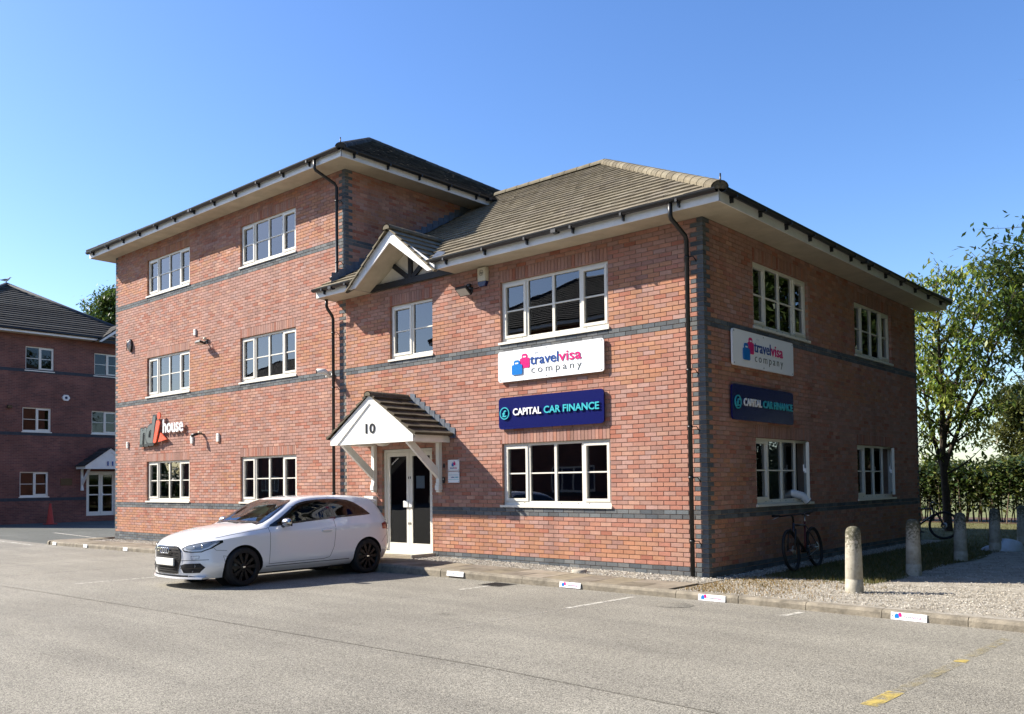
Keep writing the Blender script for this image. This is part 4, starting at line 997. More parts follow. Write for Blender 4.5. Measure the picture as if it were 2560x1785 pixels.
t = fitting('door_intercom', 'small black intercom beside the lower door plaque', 'intercom'); m = MB(); wbox(m, FRONT, -5.80, -5.74, .0, .03, 1.52, 1.64, bev=.006); m.build('case', 'plastic_black', t, fix=True); m = MB(); wbox(m, FRONT, -5.785, -5.755, .03, .033, 1.59, 1.62); m.build('button', 'steel', t)
t = fitting('key_reader', 'small black key reader beside the upper door plaque', 'key reader'); m = MB(); wbox(m, FRONT, -5.785, -5.745, .0, .022, 1.83, 1.92, bev=.006); m.build('case', 'plastic_black', t, fix=True)
t = fitting('letter_box', 'white post box on the wall left of the doors', 'post box'); m = MB(); wbox(m, FRONT, -8.12, -7.80, .0, .12, .90, 1.26, bev=.01); m.build('case', 'plastic_white', t, fix=True); m = MB(); wbox(m, FRONT, -8.06, -7.86, .12, .124, 1.16, 1.185); m.build('slot', 'letter_dark', t)
# air hose hanging from the open side window
t = empty('air_duct_hose'); tag(t, 'white air duct hose poking out of the open side window', 'hose')
m = MB(); P = [(-.25, 3.35, 1.25), (-.10, 3.45, 1.27), (.03, 3.58, 1.22), (.12, 3.66, 1.11)]; PP = []
for i in range(len(P)-1):
    for k in range(10): PP.append(tuple(P[i][q]+(P[i+1][q]-P[i][q])*k/10 for q in range(3)))
m.tube(PP, [.068+.006*(i % 2) for i in range(len(PP))], 14, caps=False); m.build('hose', 'duct_white', t)
m = MB(); m.tube([PP[-2], P[-1]], [.062, .064], 14, caps=True); m.build('mouth', 'interior_dark', t)
# parking name plates screwed to the kerb
def plate(u, label, kind):
    t = empty('parking_plate', (u, ky(u)-.006, gz(u)-.055)); tag(t, label, 'plate', 'name plates on the kerb'); t.rotation_euler = (math.radians(-8), 0, math.atan(-.075) if u > 2 else 0)
    w_ = .195 if kind < 2 else .12
    m = MB(); m.box(-w_, w_, -.008, .0, -.042, .042); m.build('board', 'sign_white', t)
    for s in (-1, 1): m = MB(); m.box(s*w_*.9-.006, s*w_*.9+.006, -.010, -.008, -.006, .006); m.build('screw', 'letter_dark', t)
    sd = ('f', -.0082)
    if kind == 1:
        m = MB(); wprism(m, sd, rrect(-.155, -.105, -.025, .012, .006), 0, .001); wprism(m, sd, rrect(-.148, -.112, .008, .028, .006), 0, .0008); m.build('suitcase_emblem', 'letter_blue', t, fix=True)
        m = MB(); wprism(m, sd, rrect(-.118, -.075, -.008, .025, .006), 0, .0006); wprism(m, sd, rrect(-.112, -.08, .02, .038, .006), 0, .0005); m.build('suitcase_emblem', 'letter_pink', t, fix=True)
        text_fit('lettering', 'travel', 'letter_grey', t, SM(sd), -.07, .04, -.018, .038, .0015, bold=.0, n0=0); text_fit('lettering', 'visa', 'letter_pink', t, SM(sd), .042, .135, -.018, .038, .0015, bold=.0, n0=0)
    elif kind == 0: text_fit('lettering', 'CAPITAL', 'letter_navy', t, SM(sd), -.07, -.01, -.01, .02, .001, n0=0); text_fit('lettering', 'CAR FINANCE', 'letter_teal', t, SM(sd), -.005, .10, -.01, .02, .001, n0=0)
plate(-3.80, 'white name plate on the kerb nearest the parked car rear', 0); plate(-1.385, 'white name plate on the kerb before the big ground-floor window', 1)
plate(.955, 'white name plate on the kerb just beyond the building corner', 1); plate(3.46, 'white name plate on the kerb at far right by the gravel', 1)
plate(-20.3, 'small white plate at the far left end of the kerb', 2); plate(-18.2, 'small white plate second from the left end of the kerb', 2); plate(-15.8, 'small white plate on the kerb just left of the car nose', 2)
# ------------------------------------------------------------------ neighbouring office blocks
def block(name, label, x0, x1, y0, y1, eave, wins, face, roofpal=DARK, tile=True, base=-.1):
    """brick office block with hipped roof; face 'r' = its detailed wall is x = x1"""
    t = empty(name); tag(t, label, 'building')
    side = ('r', x1) if face == 'r' else ('k', y1)
    if face == 'r':
        H_ = [(a, b, c, d) for a, b, c, d in wins]; m = MB()
        us = sorted(set([y0, y1]+[q for h in H_ for q in h[:2]])); zs = sorted(set([base-.2, eave]+[q for h in H_ for q in h[2:]]))
        for a, b in zip(us[:-1], us[1:]):
            for c, d in zip(zs[:-1], zs[1:]):
                if any(h[0] < (a+b)/2 < h[1] and h[2] < (c+d)/2 < h[3] for h in H_): continue
                m.poly([(x1, a, c), (x1, b, c), (x1, b, d), (x1, a, d)])
        for a, b, c, d in H_:
            for q in ([(x1, a, c), (x1, a, d), (x1-.2, a, d), (x1-.2, a, c)], [(x1, b, c), (x1-.2, b, c), (x1-.2, b, d), (x1, b, d)], [(x1, a, d), (x1, b, d), (x1-.2, b, d), (x1-.2, a, d)], [(x1, a, c), (x1-.2, a, c), (x1-.2, b, c), (x1, b, c)]): m.poly(q)
        m.box(x0, x1-.25, y0, y0+.25, base-.2, eave); m.box(x0, x1-.25, y1-.25, y1, base-.2, eave); m.box(x0, x0+.25, y0+.25, y1-.25, base-.2, eave)
        m.box(x1-.25, x1-.001, y0, y0+.05, base-.2, eave); m.box(x1-.25, x1-.001, y1-.05, y1, base-.2, eave)
        m.build('wall', 'far_brick', t)
        m = MB(); m.box(x1-3.2, x1-3.1, y0+.3, y1-.3, base, eave-.1)
        for z in (0, 2.8, 5.85): m.box(x1-3.1, x1-.26, y0+.3, y1-.3, z-.15, z+.05)
        m.build('interior', 'interior_dark', t)
    else:
        m = MB(); m.box(x0, x1, y0, y1, base-.2, eave); m.build('wall', 'far_brick', t)
    for k, (za, zb) in enumerate(((.9, 1.05), (3.975, 4.125), (6.95, 7.10))):
        m = MB()
        if face == 'r': 
            cur = y0
            for a, b, c, d in sorted(h for h in wins if h[2] < za and h[3] > zb): m.box(x1, x1+.006, cur, a, za, zb); cur = b
            m.box(x1, x1+.006, cur, y1, za, zb)
        else: m.box(x0, x1, y1, y1+.006, za, zb)
        m.build('brick_band', 'far_band', t)
    m = MB(); m.box(x0-.5, x1+.5, y0-.5, y1+.5, eave, eave+.03); m.build('soffit', 'soffit', t)
    m = MB(); m.box(x0-.52, x1+.52, y0-.52, y0-.5, eave-.01, eave+.17); m.box(x0-.52, x1+.52, y1+.5, y1+.52, eave-.01, eave+.17); m.box(x0-.52, x0-.5, y0-.5, y1+.5, eave-.01, eave+.17); m.box(x1+.5, x1+.52, y0-.5, y1+.5, eave-.01, eave+.17); m.build('fascia', 'fascia_white', t)
    for s in ((x1+.57, y0-.5, x1+.57, y1+.5),): m = MB(); m.tube([(s[0], s[1], eave+.14), (s[2], s[3], eave+.14)], .06, 8); m.build('gutter', 'gutter_black', t)
    X0, X1, Y0, Y1, ze = x0-.56, x1+.56, y0-.56, y1+.56, eave+.17; hw = min(X1-X0, Y1-Y0)/2; zr_ = ze+hw*math.tan(PIT); Ls = hw/CP
    rf = empty('roof', (0, 0, 0), 0, t)
    if X1-X0 <= Y1-Y0: r0, r1 = ((X0+X1)/2, Y0+hw, zr_), ((X0+X1)/2, Y1-hw, zr_)
    else: r0, r1 = (X0+hw, (Y0+Y1)/2, zr_), (X1-hw, (Y0+Y1)/2, zr_)
    m = MB()
    if X1-X0 <= Y1-Y0: polys = [[(X1, Y0, ze), (X1, Y1, ze), r1, r0], [(X0, Y1, ze), (X0, Y0, ze), r0, r1], [(X0, Y0, ze), (X1, Y0, ze), r0], [(X1, Y1, ze), (X0, Y1, ze), r1]]
    else: polys = [[(X0, Y0, ze), (X1, Y0, ze), r1, r0], [(X1, Y1, ze), (X0, Y1, ze), r0, r1], [(X0, Y1, ze), (X0, Y0, ze), r0], [(X1, Y0, ze), (X1, Y1, ze), r1]]
    for p in polys: m.poly([(q[0], q[1], q[2]-.02) for q in p], roofpal[0])
    m.build('slope', 'tile', rf)
    def course_rows(p, own):
        """tile courses of one slope, each course one stepped strip"""
        a, b = Vector(p[0]), Vector(p[1]); es = (b-a).normalized(); apex = Vector(p[-1]); et = (apex-a)-es*(apex-a).dot(es); L = et.length; et.normalize(); nn = es.cross(et).normalized()
        if nn.z < 0: nn = -nn
        ol = [((Vector(q)-a).dot(es), (Vector(q)-a).dot(et)) for q in p]; area = sum(ol[i][0]*ol[(i+1) % len(ol)][1]-ol[(i+1) % len(ol)][0]*ol[i][1] for i in range(len(ol)))
        if area < 0: ol = ol[::-1]
        ed = [(*ol[i], *ol[(i+1) % len(ol)]) for i in range(len(ol))]; g = .30; k = 0
        while k*g < L:
            q = clip([(-1, k*g), ((b-a).length+1, k*g), ((b-a).length+1, (k+1)*g), (-1, (k+1)*g)], ed)
            if q:
                mm = MB(); col = shade(rt.choice(roofpal), rt.uniform(.85, 1.15)); top = [a+es*s+et*tt+nn*(.045*(1-(tt-k*g)/g)+.01) for s, tt in q]; bot = [a+es*s+et*tt for s, tt in q]
                mm.poly(top, col); [mm.poly([bot[i], bot[(i+1) % len(q)], top[(i+1) % len(q)], top[i]], col) for i in range(len(q))]; mm.build('tile_course', 'tile', own)
            k += 1
    tall = X1-X0 <= Y1-Y0
    if face == 'r': course_rows(polys[0 if tall else 3], rf); course_rows(polys[2 if tall else 0], rf)
    else: course_rows(polys[3 if tall else 1], rf)
    ends = ((X0, Y0), (X1, Y0), (X0, Y1), (X1, Y1))
    for e in ends:
        r = min((r0, r1), key=lambda q: (q[0]-e[0])**2+(q[1]-e[1])**2); m = MB(); m.tube([(e[0], e[1], ze+.02), (r[0], r[1], zr_+.03)], .11, 8); m.build('hip_ridge', 'far_band', rf)
    m = MB(); m.tube([r0, r1], .11, 8); m.build('ridge', 'far_band', rf)
    return t
X11 = -36.5
W11 = [(3.42, 4.72, 7.0, 8.17), (6.67, 7.97, 7.0, 8.17), (3.30, 4.60, 4.11, 5.29), (6.55, 7.85, 4.11, 5.29), (3.20, 4.50, 1.05, 2.27), (6.30, 7.80, .12, 2.30)]
b11 = block('office_block', 'shaded brick office block numbered 11 across the car park', X11-11.0, X11, -.5, 8.9, 8.72, W11, 'r')
S11 = ('r', X11)
for q in W11[:5]: window(b11, S11, *q, lights=2, casements=(1,), small=True, glass='window_glass_plain')
m = MB(); a, b, c, d = W11[5]
for q in ((a, a+.07, c, d), (b-.07, b, c, d), (a+.07, b-.07, d-.07, d)): wbox(m, S11, q[0], q[1], -.15, -.06, q[2], q[3])
m.build('door_frame', 'frame_white', b11)
for a_, b_ in ((a+.07, (a+b)/2-.004), ((a+b)/2+.004, b-.07)):
    m = MB(); cc = .1
    for q in ((a_, a_+cc, c, d-.07), (b_-cc, b_, c, d-.07), (a_+cc, b_-cc, d-.07-cc, d-.07), (a_+cc, b_-cc, c, c+.2), (a_+cc, b_-cc, 1.12, 1.18), (a_+cc, b_-cc, 1.58, 1.62)): wbox(m, S11, q[0], q[1], -.14, -.09, q[2], q[3])
    dr = m.build('door', 'frame_white', b11); m = MB(); pane_quad(m, S11, a_+cc, b_-cc, c+.2, d-.07-cc, -.115); m.build('pane', 'window_glass_plain', dr)
    m = MB(); wbox(m, S11, b_-.1 if a_ < a+.1 else a_+.02, b_-.02 if a_ < a+.1 else a_+.1, -.09, -.04, 1.1, 1.24); m.build('handle', 'plastic_white', dr)
c11 = empty('entrance_canopy', (0, 0, 0), 0, b11); cu = 7.05; cz11, ca11 = 2.40, 3.35
m = MB(); m.prism([(cu-1.25, cz11), (cu+1.25, cz11), (cu+1.25, cz11+.08), (cu, ca11), (cu-1.25, cz11+.08)], 'x', X11+.97, X11+1.0); m.build('gable_board', 'canopy_white', c11, fix=True)
for sg in (-1, 1):
    m = MB(); m.prism([(cu+sg*1.25, cz11), (cu+sg*1.25, cz11+.14), (cu, ca11+.06), (cu, ca11-.12), (cu+sg*1.03, cz11)], 'x', X11+1.001, X11+1.025); m.build('bargeboard', 'canopy_white', c11, fix=True)
    m = MB(); wbox(m, S11, *sorted((cu+sg*1.25, cu+sg*1.22)), .0, .97, cz11, cz11+.19); m.build('eave_board', 'canopy_white', c11)
    for k in range(6):
        f0, f1 = k/6, (k+1)/6; m = MB(); P = lambda f, n: (cu+sg*1.32*(1-f), cz11+.12+(ca11-cz11-.04)*f+n)
        m.prism([P(f0, .0), P(f1, .0), P(f1, .02), P(f0, .055)], 'x', X11, X11+1.08, col=DARK[k % 3]); m.build('tile_course', 'tile', c11, fix=True)
    xp = cu+sg*.98; m = MB(); wbox(m, S11, xp-.045, xp+.045, 0, .09, 1.5, cz11); m.build('post', 'canopy_white', c11); m = MB(); wbox(m, S11, xp-.06, xp+.06, 0, .12, 1.36, 1.5, bev=.012); m.build('corbel', 'canopy_white', c11, fix=True)
    m = MB(); m.prism([(X11+.02, 1.64), (X11+.10, 1.62), (X11+.92, cz11-.02), (X11+.92, cz11+.05), (X11+.8, cz11+.05), (X11+.02, 1.76)], 'y', xp-.032, xp+.032); m.build('brace', 'canopy_white', c11, fix=True)
text_fit('number', '11', 'letter_navy', c11, shifted(MR(), X11+1.0, False), cu-.18, cu+.12, cz11+.16, .22, .02, bold=.02, n0=.02)
g11 = empty('gable', (0, 0, 0), 0, b11); gy = 7.9
for sg in (-1, 1):
    m = MB(); m.prism([(gy+sg*1.3, 8.66), (gy+sg*1.16, 8.66), (gy, 9.48), (gy, 9.66)], 'x', X11+.62, X11+.65); m.build('bargeboard', 'fascia_white', g11, fix=True)
    for k in range(4):
        f0, f1 = k/4, (k+1)/4; P = lambda f, n: (gy+sg*1.36*(1-f), 8.68+1.02*f+n); m = MB(); m.prism([P(f0, 0), P(f1, 0), P(f1, .02), P(f0, .05)], 'x', X11-.8+k*.0, X11+.7, col=DARK[k % 3]); m.build('tile_course', 'tile', g11, fix=True)
    m = MB(); m.prism([(gy+sg*.06, 8.84), (gy+sg*.16, 8.80), (gy+sg*.6, 9.10), (gy+sg*.52, 9.2)], 'x', X11+.535, X11+.56); m.build('strut', 'black_timber', g11, fix=True)
m = MB(); m.poly([(X11+.53, gy-1.2, 8.7), (X11+.53, gy+1.2, 8.7), (X11+.53, gy, 9.5)]); m.build('infill_panel', 'infill_cream', g11)
m = MB(); m.box(X11+.531, X11+.575, gy-1.25, gy+1.25, 8.62, 8.78); m.build('tie_beam', 'black_timber', g11); m = MB(); m.box(X11+.531, X11+.565, gy-.06, gy+.06, 8.78, 9.5); m.build('king_post', 'black_timber', g11)
m = MB(); wbox(m, S11, 5.05, 5.6, .0, .03, 1.62, 1.95); m.build('wall_plate', 'bronze', b11)
t = empty('alarm_box'); tag(t, 'small white hexagonal alarm box on the far shaded block', 'alarm'); m = MB(); m.prism([(5.27+.19*math.cos(PI/3*k), 5.84+.16*math.sin(PI/3*k)) for k in range(6)], 'x', X11+.001, X11+.09); m.build('case', 'plastic_white', t, fix=True); m = MB(); m.prism([(5.27+.07*math.cos(PI/4*k), 5.84+.07*math.sin(PI/4*k)) for k in range(8)], 'x', X11+.09, X11+.095); m.build('emblem', 'plastic_navy', t, fix=True)
t = empty('wall_light'); tag(t, 'small brown wall light on the far shaded block', 'lamp'); m = MB(); wbox(m, S11, 2.6, 2.8, .0, .16, 5.2, 5.34, bev=.02); m.build('case', 'bronze', t, fix=True)
# blocks opposite (seen as reflections in the windows)
def opposite(x0, x1, y0, y1, lb):
    t = block('office_block', lb, x0, x1, y0, y1, 8.72, [], 'k')
    for z0 in (1.05, 4.12, 7.1):
        x = x0+2
        while x < x1-3:
            w_ = MB(); w_.box(x, x+2.4, y1+.001, y1+.03, z0, z0+1.2); wo = w_.build('window', 'frame_white', t)
            for k in range(4): m = MB(); m.box(x+.06+k*.59, x+.57+k*.59, y1+.03, y1+.034, z0+.1, z0+1.12); m.build('pane', 'plastic_navy', wo)
            x += 5.0
opposite(-25.5, -2, -30, -20, 'brick office block behind the viewpoint, reflected in the first-floor window')
opposite(-66, -47, -40, -28, 'brick office block behind the viewpoint, reflected in the wing windows')
# cone and gull
t = empty('traffic_cone', (-34.9, 3.95, ga(-35))); tag(t, 'tall worn orange traffic cone before the far shaded block', 'cone')
m = MB(); m.lathe([(.20, .03), (.16, .06), (.045, .95), (.03, .96), (0, .96)], n=20); m.build('cone_body', 'cone_orange', t); m = MB(); m.bevbox(-.24, .24, -.24, .24, 0, .04, .015); m.build('foot', 'cone_orange', t, fix=True)
# ------------------------------------------------------------------ the parked car
def pch(xs, ys):
    """smooth monotone-ish interpolation through a table"""
    xs = np.array(xs, float); ys = np.array(ys, float); h = np.diff(xs); d = np.diff(ys)/h; m = np.zeros(len(xs)); m[0] = d[0]; m[-1] = d[-1]
    for i in range(1, len(xs)-1): m[i] = 0 if d[i-1]*d[i] <= 0 else (h[i-1]+h[i])*3/((2*h[i]+h[i-1])/d[i-1]+(h[i]+2*h[i-1])/d[i])
    def f(x):
        x = min(max(x, xs[0]), xs[-1]); i = min(int(np.searchsorted(xs, x, 'right'))-1, len(h)-1); i = max(i, 0); t = (x-xs[i])/h[i]
        return ys[i]*(1+2*t)*(1-t)**2+h[i]*m[i]*t*(1-t)**2+ys[i+1]*t*t*(3-2*t)+h[i]*m[i+1]*t*t*(t-1)
    return f
# u from nose to tail; half widths w, heights z
T = lambda *a: pch([p[0] for p in a], [p[1] for p in a])
zb = T((0, .20), (.1, .165), (.5, .17), (1.2, .19), (3.2, .20), (3.8, .21), (4.1, .25), (4.24, .33))
wb = T((0, .50), (.15, .66), (.5, .74), (2, .76), (3.6, .74), (4.1, .66), (4.24, .55))
ws = T((0, .62), (.1, .76), (.35, .84), (.9, .868), (1.5, .872), (2.2, .872), (3.3, .880), (3.8, .862), (4.1, .80), (4.24, .70))      # sill / bumper width at z~.34
zs_ = T((0, .34), (.5, .33), (1.2, .31), (3.2, .32), (3.9, .40), (4.24, .46))
wm = T((0, .60), (.1, .74), (.3, .82), (.6, .868), (.9, .885), (1.4, .878), (2.2, .880), (3.0, .892), (3.4, .894), (3.8, .872), (4.1, .80), (4.24, .70))   # widest line
zm_ = T((0, .49), (.5, .57), (.9, .61), (2, .61), (3.4, .63), (4.24, .63))
wh = T((0, .55), (.1, .68), (.3, .775), (.6, .838), (.9, .868), (1.4, .868), (2.2, .868), (3.0, .880), (3.5, .878), (3.9, .83), (4.1, .775), (4.24, .68))
zh = T((0, .61), (.1, .69), (.3, .755), (.6, .795), (.9, .82), (1.4, .84), (2.2, .855), (3.0, .88), (3.5, .90), (4.0, .915), (4.24, .87))
wt = T((0, .44), (.1, .57), (.3, .665), (.6, .735), (.9, .775), (1.25, .790), (1.6, .800), (2.2, .800), (3.0, .800), (3.5, .785), (3.9, .735), (4.1, .69), (4.24, .60))   # belt / bonnet edge
zt = T((0, .655), (.1, .73), (.3, .795), (.6, .85), (.9, .888), (1.25, .918), (1.6, .945), (2.2, .975), (3.0, 1.02), (3.5, 1.045), (3.9, 1.05), (4.1, 1.01), (4.24, .95))
wr = T((0, .34), (.1, .44), (.3, .52), (.6, .60), (.9, .65), (1.25, .69), (1.4, .69), (1.7, .655), (2.0, .61), (2.25, .585), (2.8, .58), (3.3, .575), (3.6, .565), (3.9, .555), (4.05, .58), (4.15, .58), (4.24, .54))
zr_c = T((0, .67), (.1, .752), (.3, .822), (.6, .878), (.9, .92), (1.22, .952), (1.4, 1.02), (1.7, 1.175), (2.0, 1.315), (2.25, 1.375), (2.6, 1.40), (2.9, 1.405), (3.3, 1.395), (3.6, 1.37), (3.88, 1.325), (4.05, 1.17), (4.15, 1.05), (4.24, .96))
wc = T((0, .20), (.3, .30), (.9, .36), (1.25, .38), (1.7, .37), (2.3, .34), (3.3, .34), (3.9, .33), (4.24, .32))
zc = T((0, .68), (.1, .768), (.3, .84), (.6, .90), (.9, .942), (1.18, .972), (1.28, .985), (1.45, 1.07), (1.7, 1.205), (1.9, 1.31), (2.05, 1.365), (2.25, 1.41), (2.55, 1.432), (2.9, 1.44), (3.3, 1.434), (3.6, 1.415), (3.9, 1.372), (4.05, 1.21), (4.15, 1.08), (4.24, .97))
z0c = T((0, .683), (.1, .772), (.3, .845), (.6, .907), (.9, .95), (1.18, .98), (1.28, .993), (1.45, 1.08), (1.7, 1.215), (1.9, 1.32), (2.05, 1.375), (2.25, 1.418), (2.55, 1.438), (2.9, 1.446), (3.3, 1.44), (3.6, 1.421), (3.9, 1.38), (4.05, 1.22), (4.15, 1.09), (4.24, .975))
CLEN = 4.24
def bow(u, w_):
    q = abs(w_)/.88
    return u + .30*q**2.6*max(0, 1-u/1.1)**1.6 - .16*q**3*max(0, (u-3.3)/.94)**1.6
def section(u):
    P = [(0, zb(u)), (wb(u), zb(u)), (ws(u), zs_(u)), (wm(u), zm_(u)), (wh(u), zh(u)), (wt(u), zt(u)), (wr(u), zr_c(u)), (wc(u), zc(u)), (0, z0c(u))]
    out = []; sub = [3, 4, 5, 4, 4, 7, 4, 5]; sharp = {1, 4}
    n = len(P)
    for i in range(n-1):
        p1, p2 = np.array(P[i]), np.array(P[i+1])
        p0 = np.array(P[i-1]) if i > 0 else np.array((-P[1][0], P[1][1])); p3 = np.array(P[i+2]) if i+2 < n else np.array((-P[n-2][0], P[n-2][1]))
        L = np.linalg.norm(p2-p1)
        m1 = (p2-p0); m1 = m1/(np.linalg.norm(m1)+1e-9)*L; m2 = (p3-p1); m2 = m2/(np.linalg.norm(m2)+1e-9)*L
        if i in sharp: m1 = (p2-p1)*.9+m1*.1
        if i+1 in sharp: m2 = (p2-p1)*.9+m2*.1
        if i == 0: m1 = p2-p1; m2 = p2-p1
        for k in range(sub[i]):
            t = k/sub[i]; out.append(p1*(1+2*t)*(1-t)**2+m1*t*(1-t)**2+p2*t*t*(3-2*t)+m2*t*t*(t-1))
    out.append(np.array(P[-1])); return out
def car_body_mesh():
    us = list(np.concatenate([np.linspace(0, .3, 9), np.linspace(.34, 1.2, 22), np.linspace(1.23, 3.8, 66), np.linspace(3.84, CLEN, 14)]))
    V, F = [], []; rows = []
    for u in us:
        S = section(u); row = []
        full = [(-p[0], p[1]) for p in S[::-1]][:-1] + [(p[0], p[1]) for p in S][0:]      # left top .. bottom .. right top
        full = full[1:] if abs(full[0][0]) < 1e-9 and abs(full[-1][0]) < 1e-9 else full
        for (w_, z) in full: row.append(len(V)); V.append((bow(u, w_), w_, z))
        rows.append(row)
    n = len(rows[0])
    for a, b in zip(rows[:-1], rows[1:]):
        for k in range(n): F.append((a[k], a[(k+1) % n], b[(k+1) % n], b[k]))
    for row, sgn, uu in ((rows[0], -1, 0), (rows[-1], 1, CLEN)):       # domed ends
        c = np.mean([V[i] for i in row], 0); prev = row
        for f, off in ((.75, .014), (.45, .022), (.2, .026)):
            cur = []
            for i in row:
                p = c+(np.array(V[i])-c)*f; cur.append(len(V)); V.append((bow(uu, p[1])+sgn*off, p[1], p[2]))
            for k in range(n):
                q = (prev[k], prev[(k+1) % n], cur[(k+1) % n], cur[k]); F.append(q if sgn > 0 else q[::-1])
            prev = cur
        F.append(tuple(prev) if sgn > 0 else tuple(prev[::-1]))
    return V, F
car = empty('parked_car'); tag(car, 'white three-door hatchback with black wheels parked at the entrance kerb', 'car')
V, F = car_body_mesh()
me = bpy.data.meshes.new('body'); me.from_pydata(V, [], F); me.update()
bm = bmesh.new(); bm.from_mesh(me); bmesh.ops.recalc_face_normals(bm, faces=bm.faces); bm.to_mesh(me)
BVH = BVHTree.FromBMesh(bm); bm.free()
me.materials.append(MAT['car_paint']); me.materials.append(MAT['car_matt'])
body = link('body', me, car)
FAX, RAX, WR_, ARCH = .86, 3.50, .322, .356
cm = MB()
for ax in (FAX, RAX):
    for sg in (-1, 1):
        cm.prism([(ax+ARCH*math.cos(2*PI*k/40), .318+ARCH*math.sin(2*PI*k/40)) for k in range(40)], 'y', *sorted((sg*.50, sg*1.1)), mi=0)
cut = cm.build('cutter', ['car_matt'], fix=True)
md = body.modifiers.new('arch', 'BOOLEAN'); md.object = cut; md.operation = 'DIFFERENCE'; md.solver = 'EXACT'
try: md.material_mode = 'TRANSFER'
except Exception: pass
bpy.context.view_layer.update(); dg = bpy.context.evaluated_depsgraph_get()
nm = bpy.data.meshes.new_from_object(body.evaluated_get(dg)); body.modifiers.clear(); body.data = nm; bpy.data.objects.remove(cut)
for p in nm.polygons: p.use_smooth = True
try: nm.set_sharp_from_angle(angle=math.radians(38))
except Exception: pass
def inpoly(pt, poly):
    x, y = pt; c = False; n = len(poly)
    for i in range(n):
        x1_, y1_ = poly[i]; x2_, y2_ = poly[(i+1) % n]
        if (y1_ > y) != (y2_ > y) and x < (x2_-x1_)*(y-y1_)/(y2_-y1_)+x1_: c = not c
    return c
def smooth_poly(P, n=6):
    out = []; N = len(P)
    for i in range(N):
        p0, p1, p2, p3 = [np.array(P[(i+k-1) % N], float) for k in range(4)]
        for k in range(n):
            t = k/n; out.append(tuple(.5*((2*p1)+(-p0+p2)*t+(2*p0-5*p1+4*p2-p3)*t*t+(-p0+3*p1-3*p2+p3)*t**3)))
    return out
def cast(a, b, mode, off):
    """2D point to a point on the body: 'L'/'R' sides take (u,z), 'F' the nose takes (w,z), 'B' the tail, 'T' from above (u,w)"""
    if mode in 'LR': s = 1 if mode == 'R' else -1; o_, d_ = Vector((a, s*2, b)), Vector((0, -s, 0))
    elif mode == 'F': o_, d_ = Vector((-2, a, b)), Vector((1, 0, 0))
    elif mode == 'B': o_, d_ = Vector((7, a, b)), Vector((-1, 0, 0))
    else: o_, d_ = Vector((a, b, 3)), Vector((0, 0, -1))
    h, nn, i, d = BVH.ray_cast(o_, d_)
    if h is None: return None
    if nn.dot(d_) > 0: nn = -nn
    return h+nn*off
def dense(poly, step):
    out = []
    for i in range(len(poly)):
        p, q = np.array(poly[i], float), np.array(poly[(i+1) % len(poly)], float); n = max(1, int(np.linalg.norm(q-p)/step))
        out += [tuple(p+(q-p)*k/n) for k in range(n)]
    return out
def patch(name, poly, mode, off, mat, parent=None, step=.035, smooth=True):
    """a thin panel with the given outline that follows the bodywork"""
    poly = dense(poly, step); cx_ = sum(p[0] for p in poly)/len(poly); bmx = bmesh.new()
    vs = [bmx.verts.new((p[0], p[1], 0)) for p in poly]; f = bmx.faces.new(vs)
    lo = [min(p[i] for p in poly) for i in (0, 1)]; hi = [max(p[i] for p in poly) for i in (0, 1)]
    for ax in (0, 1):
        n = int((hi[ax]-lo[ax])/step)
        for k in range(1, n+1):
            co = [0, 0, 0]; co[ax] = lo[ax]+(hi[ax]-lo[ax])*k/(n+1); no = [0, 0, 0]; no[ax] = 1
            bmesh.ops.bisect_plane(bmx, geom=bmx.verts[:]+bmx.edges[:]+bmx.faces[:], plane_co=co, plane_no=no)
    bad = []
    for v in bmx.verts:
        h = cast(v.co.x, v.co.y, mode, off)
        if h is None: bad.append(v)
        else: v.co = h
    bmesh.ops.delete(bmx, geom=bad, context='VERTS')
    out_d = {'L': Vector((0, -1, 0)), 'R': Vector((0, 1, 0)), 'F': Vector((-1, 0, 0)), 'B': Vector((1, 0, 0)), 'T': Vector((0, 0, 1))}[mode]
    for f in bmx.faces:
        f.normal_update()
        if f.normal.dot(out_d) < 0: f.normal_flip()
        f.smooth = smooth
    me = bpy.data.meshes.new(name); bmx.to_mesh(me); bmx.free(); me.materials.append(MAT[mat]); return link(name, me, parent or car)
def strip(name, pts, mode, wd, off, mat, parent=None, step=.03):
    """a thin line (panel gap, trim) that follows the bodywork"""
    m = MB(); P = []
    for p, q in zip(pts[:-1], pts[1:]):
        p, q = np.array(p, float), np.array(q, float); n = max(1, int(np.linalg.norm(q-p)/step)); P += [p+(q-p)*k/n for k in range(n)]
    P.append(np.array(pts[-1], float))
    A, B = [], []
    for i, p in enumerate(P):
        t = P[min(i+1, len(P)-1)]-P[max(i-1, 0)]; t = t/(np.linalg.norm(t)+1e-9); n = np.array((-t[1], t[0]))*wd/2
        a, b = cast(*(p-n), mode, off), cast(*(p+n), mode, off)
        if a is not None and b is not None: A.append(a); B.append(b)
    for i in range(len(A)-1): m.poly([A[i], A[i+1], B[i+1], B[i]], smooth=True)
    if A: return m.build(name, mat, parent or car)
def inset(poly, d):
    n = len(poly); area = sum(poly[i][0]*poly[(i+1) % n][1]-poly[(i+1) % n][0]*poly[i][1] for i in range(n)); s = 1 if area > 0 else -1; out = []
    for i in range(n):
        p0, p1, p2 = [np.array(poly[(i+k-1) % n]) for k in range(3)]; t1 = (p1-p0)/(np.linalg.norm(p1-p0)+1e-9); t2 = (p2-p1)/(np.linalg.norm(p2-p1)+1e-9)
        nn = np.array((-(t1+t2)[1], (t1+t2)[0])); nn = nn/(np.linalg.norm(nn)+1e-9)*s; out.append(tuple(p1+nn*d/max(.5, abs(float(np.dot(nn, np.array((-t1[1], t1[0]))))))))
    return out
